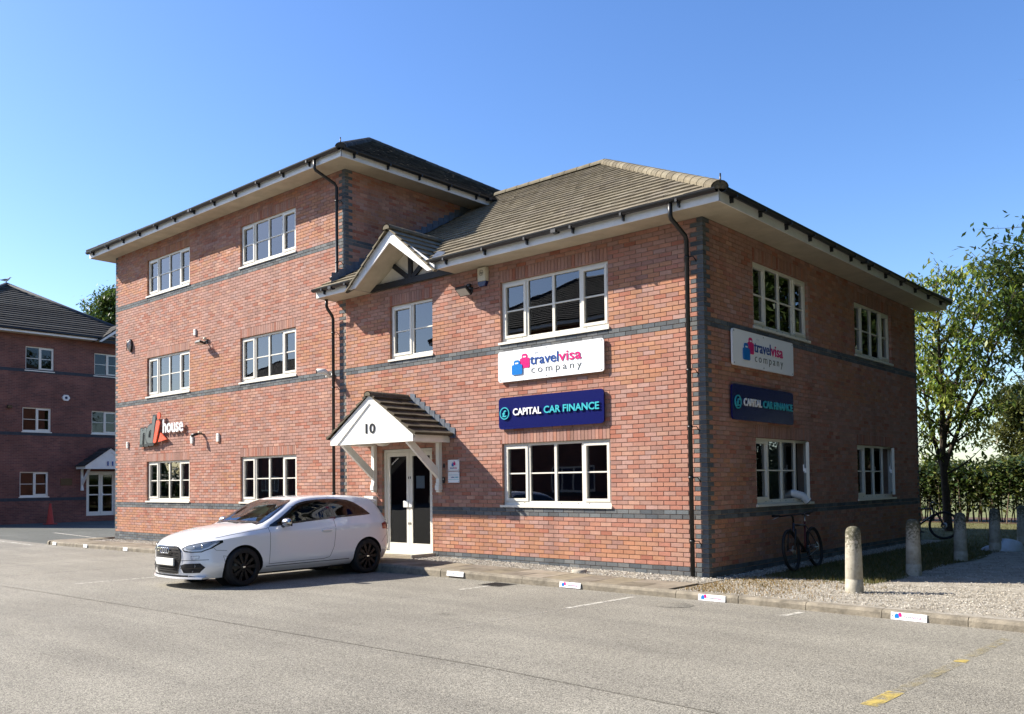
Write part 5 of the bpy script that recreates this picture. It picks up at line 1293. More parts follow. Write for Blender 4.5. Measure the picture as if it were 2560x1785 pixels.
# glazing outlines
SIDEG = [(1.40, .942), (1.62, 1.06), (1.84, 1.185), (2.0, 1.275), (2.14, 1.325), (2.4, 1.362), (2.77, 1.375), (3.08, 1.362), (3.28, 1.325), (3.48, 1.22), (3.64, 1.098), (3.61, 1.075), (3.2, 1.055), (2.71, 1.03), (2.2, .997), (1.82, .97)]
SIDEG_D = smooth_poly(SIDEG, 3)
WIND = [(-.665, 1.0), (-.545, 1.34), (-.3, 1.368), (0, 1.375), (.3, 1.368), (.545, 1.34), (.665, 1.0), (.40, .995), (0, .993), (-.40, .995)]
REAR = [(-.56, 1.09), (-.49, 1.30), (0, 1.33), (.49, 1.30), (.56, 1.09), (0, 1.06)]
def del_faces(obj, test):
    b = bmesh.new(); b.from_mesh(obj.data); bmesh.ops.delete(b, geom=[f for f in b.faces if test(f.calc_center_median(), f.normal)], context='FACES'); b.to_mesh(obj.data); b.free()
def is_glass(c, n):
    if inpoly((c.x, c.z), inset(SIDEG_D, .012)) and abs(c.y) > .5 and abs(n.y) > .45: return True
    if c.x < 2.4 and inpoly((c.y, c.z), inset(WIND, .02)) and 1.25 < c.x and n.z > .3 and n.x < -.2 and c.z > .985: return True
    return False
del_faces(body, is_glass)
def ringed(name, poly, mode, off, border, glass):
    inner = inset(poly, border); n = len(poly); m = MB()
    for i in range(n):
        j = (i+1) % n; S = 4
        for k in range(S):
            def L(a, b, t): return (a[0]+(b[0]-a[0])*t, a[1]+(b[1]-a[1])*t)
            q = [cast(*L(poly[i], poly[j], k/S), mode, off), cast(*L(poly[i], poly[j], (k+1)/S), mode, off), cast(*L(inner[i], inner[j], (k+1)/S), mode, off), cast(*L(inner[i], inner[j], k/S), mode, off)]
            if all(h is not None for h in q): m.poly(q, smooth=True)
    w_ = m.build(name, 'car_black', car)
    patch('pane', inner, mode, off, glass, w_)
    return w_
for md_ in 'LR':
    sw = ringed('side_window', SIDEG_D, md_, .004, .03, 'car_glass')
    strip('window_pillar', [(2.80, 1.025), (2.73, 1.372)], md_, .075, .006, 'car_black', sw)
    s = 1 if md_ == 'R' else -1
    strip('door_gap', [(1.37, .93), (1.36, .60), (1.33, .34)], md_, .007, .0015, 'car_gap'); strip('door_gap', [(2.76, 1.015), (2.74, .80), (2.70, .55), (2.60, .37), (2.48, .345), (1.33, .335)], md_, .007, .0015, 'car_gap')
    strip('bonnet_gap', [(.44, .80), (.7, .845), (1.0, .884), (1.33, .915), (1.42, .94)], md_, .0045, .0015, 'car_gap')
    strip('bumper_gap', [(.33, .70), (.40, .61), (.56, .60)], md_, .005, .0015, 'car_gap'); strip('bumper_gap', [(3.86, .56), (3.98, .66), (4.1, .72)], md_, .005, .0015, 'car_gap')
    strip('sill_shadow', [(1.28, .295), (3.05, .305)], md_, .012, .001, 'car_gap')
    # door handle
    m = MB(); h = cast(2.55, .835, md_, 0); m.bevbox(2.44, 2.66, min(h.y, h.y+s*.03), max(h.y, h.y+s*.03), .822, .850, .008); m.build('door_handle', 'car_paint', car, fix=True); patch('handle_recess', smooth_poly([(2.46, .80), (2.46, .868), (2.64, .868), (2.64, .80)], 4), md_, .0012, 'car_drl')
    # mirror
    h = cast(1.62, .955, md_, 0); mr = empty('door_mirror', (0, 0, 0), 0, car); q = []
    m = MB(); m.tube([(1.66, h.y-s*.02, .93), (1.66, h.y+s*.06, .955), (1.65, h.y+s*.10, .975)], [.035, .03, .035], 10); m.build('stalk', 'car_black', mr)
    m = MB(); cy_ = h.y+s*.165; pr = []
    for i in range(9):
        a = PI*i/8; pr.append((.085*math.sin(a)**.6 if 0 < i < 8 else 0, -.115*math.cos(a)))
    m.lathe(pr, (0, 0, 0), 'y', 18); vv = [(1.645+p[0]*(.9 if p[0] < 0 else .35), cy_+p[1], 1.005+p[2]*.88+abs(p[1])*.05) for p in m.v]; m.v = vv; m.build('mirror_cap', 'car_alu', mr)
    m = MB(); m.poly([(1.677, cy_-.095, .945), (1.677, cy_+.095, .95), (1.677, cy_+.09, 1.065), (1.677, cy_-.095, 1.06)]); m.build('mirror_glass', 'car_black', mr)
    # tail lamp
    patch('tail_lamp', [(3.90, .80), (3.88, .90), (4.0, .925), (4.25, .92), (4.25, .78)], md_, .004, 'car_tail')
    # bumper corner outline
    strip('bumper_crease', [(.50, .52), (.61, .50), (.60, .30), (.55, .30), (.50, .52)], md_, .005, .0015, 'car_gap')
ringed('windscreen', smooth_poly(WIND, 3), 'F', .004, .035, 'windscreen_glass')
ringed('rear_window', smooth_poly(REAR, 3), 'B', .004, .03, 'car_glass_dark')
for s in (-1, 1): m = MB(); P = [(1.30+.10*abs(w_), w_, 0) for w_ in ()]; strip('wiper', [(s*.02-.1, .99), (.34 if s > 0 else -.5, 1.005)], 'F', .014, .014, 'car_matt')
# nose
GR_ = [(-.295, .668), (.295, .668), (.378, .61), (.385, .50), (.31, .252), (-.31, .252), (-.385, .50), (-.378, .61)]
gr = patch('grille', GR_, 'F', .004, 'car_matt')
for a, b in zip(GR_, GR_[1:]+GR_[:1]): strip('grille_surround', [a, b], 'F', .022, .010, 'car_black', gr)
for z in (.632, .588, .545, .325, .29):
    hw = .30 if z > .4 else .285; strip('grille_bar', [(-hw, z), (hw, z)], 'F', .010, .016, 'car_alu' if z > .56 else 'car_black', gr)
for s in (-1, 1): strip('grille_bar', [(-.33, .485), (.33, .485)], 'F', .012, .014, 'car_black', gr) if s > 0 else None
h = cast(0, .605, 'F', .028)
for k in range(4):
    m = MB(); R = .043; uu = -.0885+k*.059; n = 20; pts = [(h.x, uu+R*math.cos(2*PI*i/n), .605+R*math.sin(2*PI*i/n)) for i in range(n+1)]; m.tube(pts, .0075, 6, caps=False); m.build('emblem_ring', 'car_chrome', gr)
m = MB(); h2 = cast(.21, .605, 'F', .02); m.box(h2.x-.006, h2.x, .20, .235, .597, .614); m.build('badge', 'car_chrome', gr)
h = cast(0, .43, 'F', .02); m = MB(); m.bevbox(h.x-.008, h.x+.02, -.26, .26, .372, .485, .004); np_ = m.build('number_plate', 'car_plate', car, fix=True)
m = MB(); m.box(h.x-.004, h.x+.025, -.275, .275, .360, .372); m.build('plate_holder', 'car_matt', np_)
for s in (-1, 1):
    def Q(P): return [(s*a, b) for a, b in P]
    lamp = patch('headlamp', Q([(.395, .640), (.46, .688), (.66, .738), (.80, .768), (.81, .730), (.76, .640), (.68, .585), (.57, .580), (.43, .600)]), 'F', .004, 'car_black')
    patch('lamp_lens', Q([(.42, .640), (.47, .676), (.66, .724), (.785, .752), (.79, .726), (.745, .648), (.675, .600), (.57, .595), (.445, .612)]), 'F', .007, 'car_lamp', lamp)
    strip('running_light', Q([(.432, .632), (.47, .618), (.57, .606), (.67, .612), (.735, .655), (.775, .72)]), 'F', .02, .010, 'car_drl', lamp)
    strip('running_light', Q([(.445, .648), (.475, .616)]), 'F', .026, .010, 'car_drl', lamp)
    hh = cast(s*.665, .677, 'F', .006); m = MB(); m.lathe([(0, -.004), (.02, -.004), (.028, .006)], hh, 'x', 14); m.build('projector', 'car_chrome', lamp)
    hh = cast(s*.575, .66, 'F', .006); m = MB(); m.lathe([(0, -.004), (.016, -.004), (.022, .006)], hh, 'x', 14); m.build('projector', 'car_chrome', lamp)
    ik = patch('air_intake', Q([(.37, .375), (.46, .405), (.68, .415), (.735, .35), (.66, .265), (.43, .258), (.40, .31)]), 'F', .003, 'car_matt')
    strip('intake_blade', Q([(.38, .335), (.70, .345)]), 'F', .016, .012, 'car_black', ik)
    strip('bumper_line', Q([(.38, .452), (.55, .462), (.76, .468)]), 'F', .008, .002, 'car_gap'); strip('washer_cap', Q([(.56, .525), (.66, .53), (.66, .485), (.56, .482), (.56, .525)]), 'F', .005, .0015, 'car_gap')
m = MB(); A_, B_ = [], []
for k in range(21):
    w_ = -.74+1.48*k/20; uu = .0+.30*(abs(w_)/.88)**2.6; A_.append((uu-.018, w_)); B_.append((uu+.10, w_))
for k in range(20):
    a, b, c, d = A_[k], A_[k+1], B_[k+1], B_[k]
    for z0_, z1_ in ((.165, .187),): m.raw([(a[0], a[1], z0_), (b[0], b[1], z0_), (c[0], c[1], z0_), (d[0], d[1], z0_), (a[0], a[1], z1_), (b[0], b[1], z1_), (c[0], c[1], z1_+.02), (d[0], d[1], z1_+.02)], [(0, 1, 5, 4), (4, 5, 6, 7), (3, 2, 1, 0)])
m.build('front_splitter', 'car_paint', car)
patch('lower_grille', [(-.60, .20), (.60, .20), (.5, .222), (-.5, .222)], 'F', .003, 'car_matt')
# tail
rw = patch('tail_lamp', [(.50, .80), (.50, .91), (.74, .91), (.74, .78)], 'B', .004, 'car_tail'); patch('tail_lamp', [(-.50, .80), (-.50, .91), (-.74, .91), (-.74, .78)], 'B', .004, 'car_tail')
patch('rear_diffuser', [(-.55, .33), (.55, .33), (.5, .40), (-.5, .40)], 'B', .003, 'car_matt'); patch('number_plate', [(-.26, .62), (.26, .62), (.26, .73), (-.26, .73)], 'B', .006, 'car_plate')
m = MB(); P0 = []
for k in range(13):
    w_ = -.52+1.04*k/12; z = zc(3.9)-.035*(abs(w_)/.52)**3; P0.append((w_, z))
for k in range(12):
    (w0, z0_), (w1, z1_) = P0[k], P0[k+1]; m.raw([(3.80, w0, z0_+.012), (3.80, w1, z1_+.012), (4.04, w1*1.0, z1_-.005), (4.04, w0, z0_-.005), (3.84, w0, z0_-.03), (3.84, w1, z1_-.03), (4.02, w1, z1_-.035), (4.02, w0, z0_-.035)], [(0, 1, 2, 3), (3, 2, 6, 7), (7, 6, 5, 4)], smooth=False)
m.raw([(3.80, P0[0][0], P0[0][1]+.012), (4.04, P0[0][0], P0[0][1]-.005), (4.02, P0[0][0], P0[0][1]-.035), (3.84, P0[0][0], P0[0][1]-.03)], [(0, 1, 2, 3)]); m.raw([(3.80, P0[-1][0], P0[-1][1]+.012), (4.04, P0[-1][0], P0[-1][1]-.005), (4.02, P0[-1][0], P0[-1][1]-.035), (3.84, P0[-1][0], P0[-1][1]-.03)], [(0, 1, 2, 3)])
m.build('roof_spoiler', 'car_paint', car, fix=True)
m = MB(); m.prism([(3.42, 1.385), (3.60, 1.365), (3.585, 1.415), (3.55, 1.42)], 'y', -.012, .012); m.build('roof_aerial', 'car_alu', car, fix=True)
# wheels
def wheel(ax, sg):
    w_ = empty('wheel', (ax, sg*.775, .318), 0, car)
    prof = [(.225, -.10), (.27, -.105), (.305, -.095), (.318, -.06), (.320, 0), (.318, .06), (.305, .095), (.27, .108), (.232, .10)]
    m = MB(); m.lathe(prof, (0, 0, 0), 'y', 48); m.build('tyre', 'rubber', w_)
    m = MB(); m.lathe([(.234, sg*.10), (.226, sg*.09), (.222, sg*.02), (.21, -sg*.08)], (0, 0, 0), 'y', 40); m.lathe([(.238, sg*.098), (.232, sg*.108), (.222, sg*.092)], (0, 0, 0), 'y', 40); m.build('rim', 'rim_black', w_)
    for k in range(10):
        a = 2*PI*k/10; m = MB()
        for da in (-.075, .075):
            c_, s_2 = math.cos(a+da), math.sin(a+da); tx, tz = -s_2*.011, c_*.011
            p0, p1 = (.05*math.cos(a+da*.5), .05*math.sin(a+da*.5)), (.225*c_, .225*s_2); y0, y1 = sorted((sg*.055, sg*.092))
            m.raw([(p0[0]-tx, sg*.092, p0[1]-tz), (p0[0]+tx, sg*.092, p0[1]+tz), (p1[0]+tx*1.2, sg*.085, p1[1]+tz*1.2), (p1[0]-tx*1.2, sg*.085, p1[1]-tz*1.2), (p0[0]-tx, sg*.05, p0[1]-tz), (p0[0]+tx, sg*.05, p0[1]+tz), (p1[0]+tx, sg*.05, p1[1]+tz), (p1[0]-tx, sg*.05, p1[1]-tz)], [(0, 1, 2, 3), (0, 3, 7, 4), (1, 5, 6, 2)])
        m.build('spoke', 'rim_black', w_, fix=True)
    m = MB(); m.lathe([(0, sg*.095), (.03, sg*.095), (.06, sg*.088), (.065, sg*.05)], (0, 0, 0), 'y', 20); m.build('hub', 'rim_black', w_); m = MB(); m.box(-.022, .022, *sorted((sg*.095, sg*.097)), -.01, .01); m.build('hub_badge', 'car_chrome', w_)
    m = MB(); m.lathe([(.05, sg*.02), (.155, sg*.02), (.155, sg*.0), (.05, 0)], (0, 0, 0), 'y', 32); m.build('brake_disc', 'disc_metal', w_)
    m = MB(); m.bevbox(.10, .17, *sorted((sg*-.02, sg*.045)), -.08, .08, .01); m.build('caliper', 'car_matt', w_, fix=True)
for ax in (FAX, RAX):
    for sg in (-1, 1):
        wheel(ax, sg)
        m = MB(); n = 24; R = ARCH-.004
        for k in range(n):
            a, b = PI*(-.08)+PI*1.16*k/n, PI*(-.08)+PI*1.16*(k+1)/n; m.poly([(ax+R*math.cos(a), sg*.50, .318+R*math.sin(a)), (ax+R*math.cos(b), sg*.50, .318+R*math.sin(b)), (ax+R*math.cos(b), sg*.82, .318+R*math.sin(b)), (ax+R*math.cos(a), sg*.82, .318+R*math.sin(a))], smooth=True)
        m.poly([(ax+R*math.cos(PI*2*k/n), sg*.501, .318+R*math.sin(PI*2*k/n)) for k in range(n)]); m.build('wheel_arch_liner', 'car_matt', car)
# cabin
m = MB(); m.box(1.25, 3.7, -.72, .72, .28, .34); m.box(.95, 1.42, -.70, .70, .34, .86); m.prism([(1.25, .86), (1.72, .93), (1.78, .86), (1.62, .70), (1.4, .6)], 'y', -.68, .68); m.build('dashboard', 'car_matt', car, fix=True)
m = MB(); m.box(3.68, 3.75, -.7, .7, .34, 1.0); m.box(1.3, 3.7, -.76, -.73, .34, .93); m.box(1.3, 3.7, .73, .76, .34, .93); m.build('door_lining', 'car_matt', car)
for wy, mt in ((-.36, 'car_seat'), (.36, 'car_seat')):
    st = empty('seat', (2.35, wy, .34), 0, car); m = MB(); m.bevbox(-.30, .25, -.24, .24, .0, .2, .05); m.build('cushion', mt, st, fix=True)
    m = MB(); m.prism([(.18, .12), (.32, .12), (.50, .70), (.38, .72)], 'y', -.23, .23); m.build('backrest', mt, st, fix=True); m = MB(); m.prism([(.40, .74), (.50, .73), (.52, .90), (.45, .91)], 'y', -.13, .13); m.build('headrest', mt, st, fix=True)
    m = MB(); m.prism([(.165, .16), (.18, .15), (.365, .66), (.35, .67)], 'y', -.14, .14); m.build('seat_panel', 'car_seat_pale', st, fix=True)
st = empty('seat', (3.2, 0, .34), 0, car); m = MB(); m.bevbox(-.3, .2, -.6, .6, 0, .2, .05); m.build('cushion', 'car_seat', st, fix=True); m = MB(); m.prism([(.15, .12), (.3, .12), (.48, .66), (.38, .68)], 'y', -.6, .6); m.build('backrest', 'car_seat', st, fix=True)
m = MB(); n = 24; cxs, czs = 1.88, .88
m.tube([(cxs-.06*math.sin(2*PI*k/n)*1.0, .36+.175*math.cos(2*PI*k/n), czs+.165*math.sin(2*PI*k/n)) for k in range(n+1)], .014, 8, caps=False); m.tube([(1.72, .36, .84), (1.87, .36, .88)], .03, 8); m.tube([(cxs, .52, czs), (cxs, .2, czs)], .012, 6); m.build('steering_wheel', 'car_matt', car)
m = MB(); m.bevbox(1.98, 2.0, -.12, .12, 1.235, 1.30, .008); m.build('rear_view_mirror', 'car_matt', car, fix=True)
m = MB(); m.box(.6, 3.9, -.6, .6, .15, .2); m.build('underbody', 'car_matt', car)
CAR_X, CAR_YN = -6.60, -5.53
car.location = (CAR_X, CAR_YN, ga(CAR_X)); car.rotation_euler = (0, 0, math.radians(90.6))
# ------------------------------------------------------------------ gull on the far roof
def skin_body(name, V, E, R, mat, parent, sub=2):
    me = bpy.data.meshes.new(name); me.from_pydata(V, E, []); o = link(name, me); md = o.modifiers.new('skin', 'SKIN')
    sv = me.skin_vertices[0].data if me.skin_vertices else None
    if sv is None:
        b = bmesh.new(); b.from_mesh(me); b.verts.layers.skin.verify(); b.to_mesh(me); b.free(); sv = me.skin_vertices[0].data
    for i, r in enumerate(R): sv[i].radius = (r, r) if not isinstance(r, tuple) else r
    sv[0].use_root = True
    o.modifiers.new('sub', 'SUBSURF').levels = sub
    bpy.context.view_layer.update(); dg = bpy.context.evaluated_depsgraph_get(); nm = bpy.data.meshes.new_from_object(o.evaluated_get(dg)); bpy.data.objects.remove(o)
    nm.materials.clear(); nm.materials.append(MAT[mat])
    for p in nm.polygons: p.use_smooth = True
    return link(name, nm, parent)
gull = empty('gull', (-41.2, 4.2, 12.02), math.radians(58)); tag(gull, 'gull standing on the roof peak of the far block', 'bird')
skin_body('body', [(-.05, 0, .17), (.06, 0, .19), (.13, 0, .24), (.16, 0, .30), (.21, 0, .315), (-.16, 0, .15), (-.27, 0, .14), (0, .03, .10), (0, .03, .0), (0, -.03, .10), (0, -.03, .0)], [(0, 1), (1, 2), (2, 3), (3, 4), (0, 5), (5, 6), (0, 7), (7, 8), (0, 9), (9, 10)], [.075, .07, .045, .045, .018, .045, .012, .02, .008, .02, .008], 'feather_white', gull)
for s in (-1, 1): m = MB(); m.raw([(.05, s*.075, .22), (-.05, s*.085, .21), (-.20, s*.06, .17), (-.33, s*.02, .155), (-.2, s*.07, .13), (-.02, s*.085, .15), (.06, s*.08, .18)], [(0, 1, 2, 3, 4, 5, 6)]); m.build('wing', 'feather_grey', gull)
m = MB(); m.tube([(.20, 0, .315), (.26, 0, .30)], [.014, .003], 6); m.build('beak', 'beak', gull)
# ------------------------------------------------------------------ bollards
def bollard_mesh():
    m = MB(); pr = [(.118, -.1), (.116, .06), (.113, .17), (.108, .176), (.112, .182), (.106, .45), (.098, .76)] + [(.097*math.cos(a)**.8 if a < PI/2-.01 else 0, .80+.09*math.sin(a)) for a in np.linspace(0, PI/2, 7)]
    m.lathe(pr, n=28); return m
bm_mat, n, l, p = new_mat('bollard_concrete')
g = n.new('ShaderNodeNewGeometry'); tc = n.new('ShaderNodeTexCoord'); sp = n.new('ShaderNodeSeparateXYZ'); l.new(tc.outputs['Object'], sp.inputs[0])
t1 = node(n, 'ShaderNodeTexNoise', i_Scale=9.0, i_Detail=8.0, i_Roughness=.7); l.new(g.outputs['Position'], t1.inputs[0]); r1 = ramp(n, [(.3, (.27, .245, .19)), (.55, (.40, .37, .30)), (.75, (.50, .47, .40))]); l.new(t1.outputs[0], r1.inputs[0])
t2 = node(n, 'ShaderNodeTexNoise', i_Scale=26.0, i_Detail=6.0, i_Roughness=.75); l.new(g.outputs['Position'], t2.inputs[0])
mr_ = node(n, 'ShaderNodeMapRange'); mr_.inputs[1].default_value = .45; mr_.inputs[2].default_value = .92; l.new(sp.outputs[2], mr_.inputs[0]); mm = n.new('ShaderNodeMath'); mm.operation = 'MULTIPLY_ADD'; l.new(mr_.outputs[0], mm.inputs[0]); mm.inputs[1].default_value = .32; l.new(t2.outputs[0], mm.inputs[2])
r2 = ramp(n, [(.58, (0, 0, 0)), (.74, (1, 1, 1))]); l.new(mm.outputs[0], r2.inputs[0]); l.new(mixc(n, l, r1.outputs[0], (.085, .08, .05), r2.outputs[0]), p.inputs[0]); p.inputs['Roughness'].default_value = .95; bump(n, l, p, t2.outputs[0], .6, .01)
first = bollard_mesh(); bo = None
for i, (x, y, z, rz, lb) in enumerate(((2.31, -.33, 0, .4, 'sunlit concrete bollard standing in the gravel nearest the camera'), (2.27, 2.40, 0, 2, 'shaded concrete bollard, second from the kerb'), (2.17, 5.55, 0, 4, 'shaded concrete bollard, third from the kerb'), (2.13, 8.36, 0, 1, 'shaded concrete bollard with the pale sack lying at its foot'), (2.17, 10.75, 0, 3, 'shaded concrete bollard at the far end, cut by the photo edge'))):
    t = empty('bollard', (x, y, z-.01), rz); tag(t, lb, 'bollard', 'concrete bollards beside the gravel')
    if bo is None: bo = first.build('post', 'bollard_concrete', t)
    else: link('post', bo.data, t)
# pale sack lying behind the fourth bollard
m = MB(); rs = random.Random(9); nu, nv = 20, 10; pts = []
for j in range(nv+1):
    for i in range(nu):
        th, ph = 2*PI*i/nu, PI/2*j/nv; k = 1+.10*math.sin(3*th+1)+.06*math.sin(5*th+j)+rs.uniform(-.02, .02)
        pts.append((.42*k*math.cos(th)*math.cos(ph)**.8, .26*k*math.sin(th)*math.cos(ph)**.8, .20*(math.sin(ph)+.15*math.sin(th*2+ph*3)*math.cos(ph))*(1+.35*math.cos(th+.6))))
F_ = [(j*nu+i, j*nu+(i+1) % nu, (j+1)*nu+(i+1) % nu, (j+1)*nu+i) for j in range(nv) for i in range(nu)]
m.raw(pts, F_, smooth=True); o = m.build('sack', 'sack_white'); o.location = (2.20, 8.62, -.03); o.rotation_euler = (0, 0, .75); tag(o, 'crumpled pale plastic sack lying behind a bollard', 'sack')
# ------------------------------------------------------------------ bicycles
def bicycle(loc, rz, lean, label, steer=0):
    t = empty('bicycle', loc, rz); t.rotation_euler = (lean, 0, rz); tag(t, label, 'bicycle', 'bicycles leaning on the building')
    R = .35; wb_ = 1.08; bb = (.46, 0, .30); hd0, hd1 = (.86, 0, .62), (.82, 0, .76); st0 = (.30, 0, .74)
    def tb(name, pts, r, mat, par=t): m = MB(); m.tube(pts, r, 8); return m.build(name, mat, par)
    fr = empty('frame', (0, 0, 0), 0, t)
    tb('down_tube', [bb, hd0], .024, 'bike_paint', fr); tb('top_tube', [st0, hd1], .020, 'bike_paint', fr); tb('seat_tube', [bb, (.28, 0, .80)], .018, 'bike_red', fr); tb('head_tube', [(.875, 0, .57), (.81, 0, .79)], .024, 'bike_paint', fr)
    for s in (-1, 1): tb('seat_stay', [(0, s*.06, R), (.30, s*.02, .72)], .009, 'bike_paint', fr); tb('chain_stay', [(0, s*.06, R), (.44, s*.03, .30)], .011, 'bike_paint', fr)
    fk = empty('fork', (0, 0, 0), 0, t)
    for s in (-1, 1): tb('fork_leg', [(wb_, s*.06, R), (.905, s*.06, .68), (.87, s*.03, .70)], .016, 'plastic_black', fk)
    tb('stem', [(.80, 0, .80), (.79, 0, .90), (.86, 0, .93)], .017, 'plastic_black'); hb = tb('handlebar', [(.80, -.34, .95), (.85, -.18, .93), (.86, 0, .93), (.85, .18, .93), (.80, .34, .95)], .014, 'plastic_black')
    for s in (-1, 1): tb('grip', [(.805, s*.22, .938), (.80, s*.35, .952)], .020, 'rubber', hb); tb('brake_lever', [(.84, s*.22, .925), (.90, s*.27, .90), (.90, s*.32, .89)], .006, 'steel', hb)
    tb('seat_post', [(.28, 0, .78), (.24, 0, .92)], .014, 'steel')
    m = MB(); m.raw([(.12, -.07, .955), (.12, .07, .955), (.22, .05, .945), (.36, .018, .935), (.40, 0, .93), (.36, -.018, .935), (.22, -.05, .945), (.12, -.06, .915), (.12, .06, .915), (.24, .03, .905), (.37, .01, .91), (.37, -.01, .91), (.24, -.03, .905)], [(0, 1, 2, 3, 4, 5, 6), (0, 7, 8, 1), (1, 8, 9, 2), (2, 9, 10, 3), (3, 10, 4), (4, 11, 5), (4, 10, 11), (5, 11, 12, 6), (6, 12, 7, 0)]); m.build('saddle', 'plastic_black', t, fix=True)
    for wx in (0, wb_):
        w_ = empty('wheel', (wx, 0, R), 0, t)
        m = MB(); n = 40; m.tube([(R*.93*math.cos(2*PI*k/n), 0, R*.93*math.sin(2*PI*k/n)) for k in range(n+1)], .026, 8, caps=False); m.build('tyre', 'rubber', w_)
        m = MB(); m.lathe([(R*.865, -.012), (R*.83, -.010), (R*.83, .010), (R*.865, .012)], (0, 0, 0), 'y', 40); m.build('rim', 'rim_black', w_)
        m = MB()
        for k in range(24): a = 2*PI*k/24; s = 1 if k % 2 else -1; m.tube([(.02*math.cos(a+1.2*s), s*.03, .02*math.sin(a+1.2*s)), (R*.84*math.cos(a), 0, R*.84*math.sin(a))], .0016, 3, caps=False)
        m.build('spokes', 'plastic_black', w_); m = MB(); m.lathe([(0, -.05), (.018, -.05), (.018, .05), (0, .05)], (0, 0, 0), 'y', 12); m.build('hub', 'steel', w_)
        m = MB(); m.lathe([(.04, .045), (.08, .045), (.08, .048), (.04, .048)], (0, 0, 0), 'y', 20); m.build('brake_disc', 'steel', w_)
    ck = empty('crankset', bb, 0, t); m = MB(); m.lathe([(.06, .05), (.085, .05), (.085, .056), (.06, .056)], (0, 0, 0), 'y', 24); m.tube([(0, .07, 0), (.12, .075, -.12)], .011, 6); m.tube([(0, -.07, 0), (-.12, -.075, .12)], .011, 6); m.tube([(0, -.07, 0), (0, .07, 0)], .02, 8); m.build('crank', 'plastic_black', ck)
    for s, q in ((1, (.12, .12, -.12)), (-1, (-.12, -.12, .12))): m = MB(); m.bevbox(q[0]-.045, q[0]+.045, q[1]-.04, q[1]+.04, q[2]-.012, q[2]+.012, .004); m.build('pedal', 'plastic_black', ck, fix=True)
    m = MB(); m.tube([(.0, .052, R+.04), (.46, .052, .385)], .005, 4); m.tube([(.0, .052, R-.04), (.46, .052, .215)], .005, 4); m.build('chain', 'steel', t)
    return t
bicycle((.60, 2.78, .0), math.radians(-88), .13, 'dark mountain bike leaning on the side wall below the open window')
bicycle((-.72, 11.35, -.0), math.radians(4), -.10, 'dark bicycle behind the far building corner, only wheel and seat showing')
# ------------------------------------------------------------------ trees, hedge
def leaf_quad(mb, r, c, size, col, droop=.3, asp=.42):
    a = r.uniform(0, 2*PI); el = r.gauss(-droop, .45); d = Vector((math.cos(a)*math.cos(el), math.sin(a)*math.cos(el), math.sin(el))); s = d.cross(Vector((r.uniform(-.4, .4), r.uniform(-.4, .4), 1))).normalized()*size*asp*.5
    c = Vector(c); e = c+d*size; mid = c+d*size*.5; k = Vector((0, 0, -size*.08))
    mb.poly([c, mid-s+k, e+k*2, mid+s+k], col)
def grow(mb, r, p, d, L, rad, depth, tips, spread=.55, up=.12, kids=(2, 3), minr=.006):
    d = Vector(d).normalized(); pts = [Vector(p)]; rs = [rad]; n = 4
    for k in range(n): d = (d+Vector((r.gauss(0, .11), r.gauss(0, .11), up*.4))).normalized(); pts.append(pts[-1]+d*L/n); rs.append(max(minr, rad*(1-.5*(k+1)/n)))
    mb.tube(pts, rs, 7 if rad > .03 else 5, caps=False)
    if depth <= 0: tips.append((pts[-1], d, pts)); return
    for i in range(r.randint(*kids)):
        q = pts[r.choice((2, 3, 4))] if i else pts[-1]; a = r.uniform(0, 2*PI); o = Vector((math.cos(a), math.sin(a), r.uniform(-.15, .5))); nd = (d*(1-spread)+o*spread+Vector((0, 0, up))).normalized()
        grow(mb, r, q, nd, L*r.uniform(.62, .85), rs[-1]*r.uniform(.75, 1), depth-1, tips, spread, up, kids, minr)
    if depth <= 2: tips.append((pts[-1], d, pts))
def tree(name, label, loc, seed, trunk_h, trunk_r, L, depth, nleaf, lsize, cols, spread=.55, up=.12, kids=(2, 3), lsp=.32, bark='bark', droop=.3, group=None, limbs=4, lean=(0, 0)):
    r = random.Random(seed); t = empty(name, loc); tag(t, label, 'tree', group); tips = []
    mb = MB(); tp = [Vector((lean[0]*k/4*trunk_h+r.gauss(0, .02), lean[1]*k/4*trunk_h+r.gauss(0, .02), trunk_h*k/4-.1)) for k in range(5)]; mb.tube(tp, [trunk_r*(1.25-.11*k) for k in range(5)], 10)
    tk = MB(); tk.v, tk.f, tk.c, tk.m, tk.sm = mb.v, mb.f, mb.c, mb.m, mb.sm
    for i in range(limbs):
        a = 2*PI*i/limbs+r.uniform(-.4, .4); q = tp[-1] if i < 2 else tp[-2].lerp(tp[-1], r.uniform(.1, .9)); el = (1.4 if i == 0 else r.uniform(.35, .95))
        grow(tk, r, q, (math.cos(a)*math.cos(el), math.sin(a)*math.cos(el), math.sin(el)), L*(1.15 if i == 0 else r.uniform(.8, 1.05)), trunk_r*(.75 if i == 0 else .5), depth, tips, spread, up, kids)
    tk.build('trunk', bark, t); cr = MB(); per = max(1, nleaf//max(1, len(tips)))
    for p, d, pts in tips:
        base = r.choice(cols)
        for k in range(per):
            q = pts[r.randrange(1, len(pts))].lerp(pts[-1], r.random())+Vector((r.gauss(0, lsp), r.gauss(0, lsp), r.gauss(-.05, lsp*.75))); c = base if r.random() < .6 else r.choice(cols); c = shade(c, r.uniform(.7, 1.25)); leaf_quad(cr, r, q, lsize*r.uniform(.7, 1.2), c, droop)
    cr.build('crown', 'leaf', t); return t
YG = [(.15, .20, .03), (.19, .215, .035), (.11, .165, .03), (.09, .145, .028), (.21, .225, .045)]
DG = [(.045, .085, .022), (.06, .10, .025), (.035, .065, .02), (.075, .11, .03)]
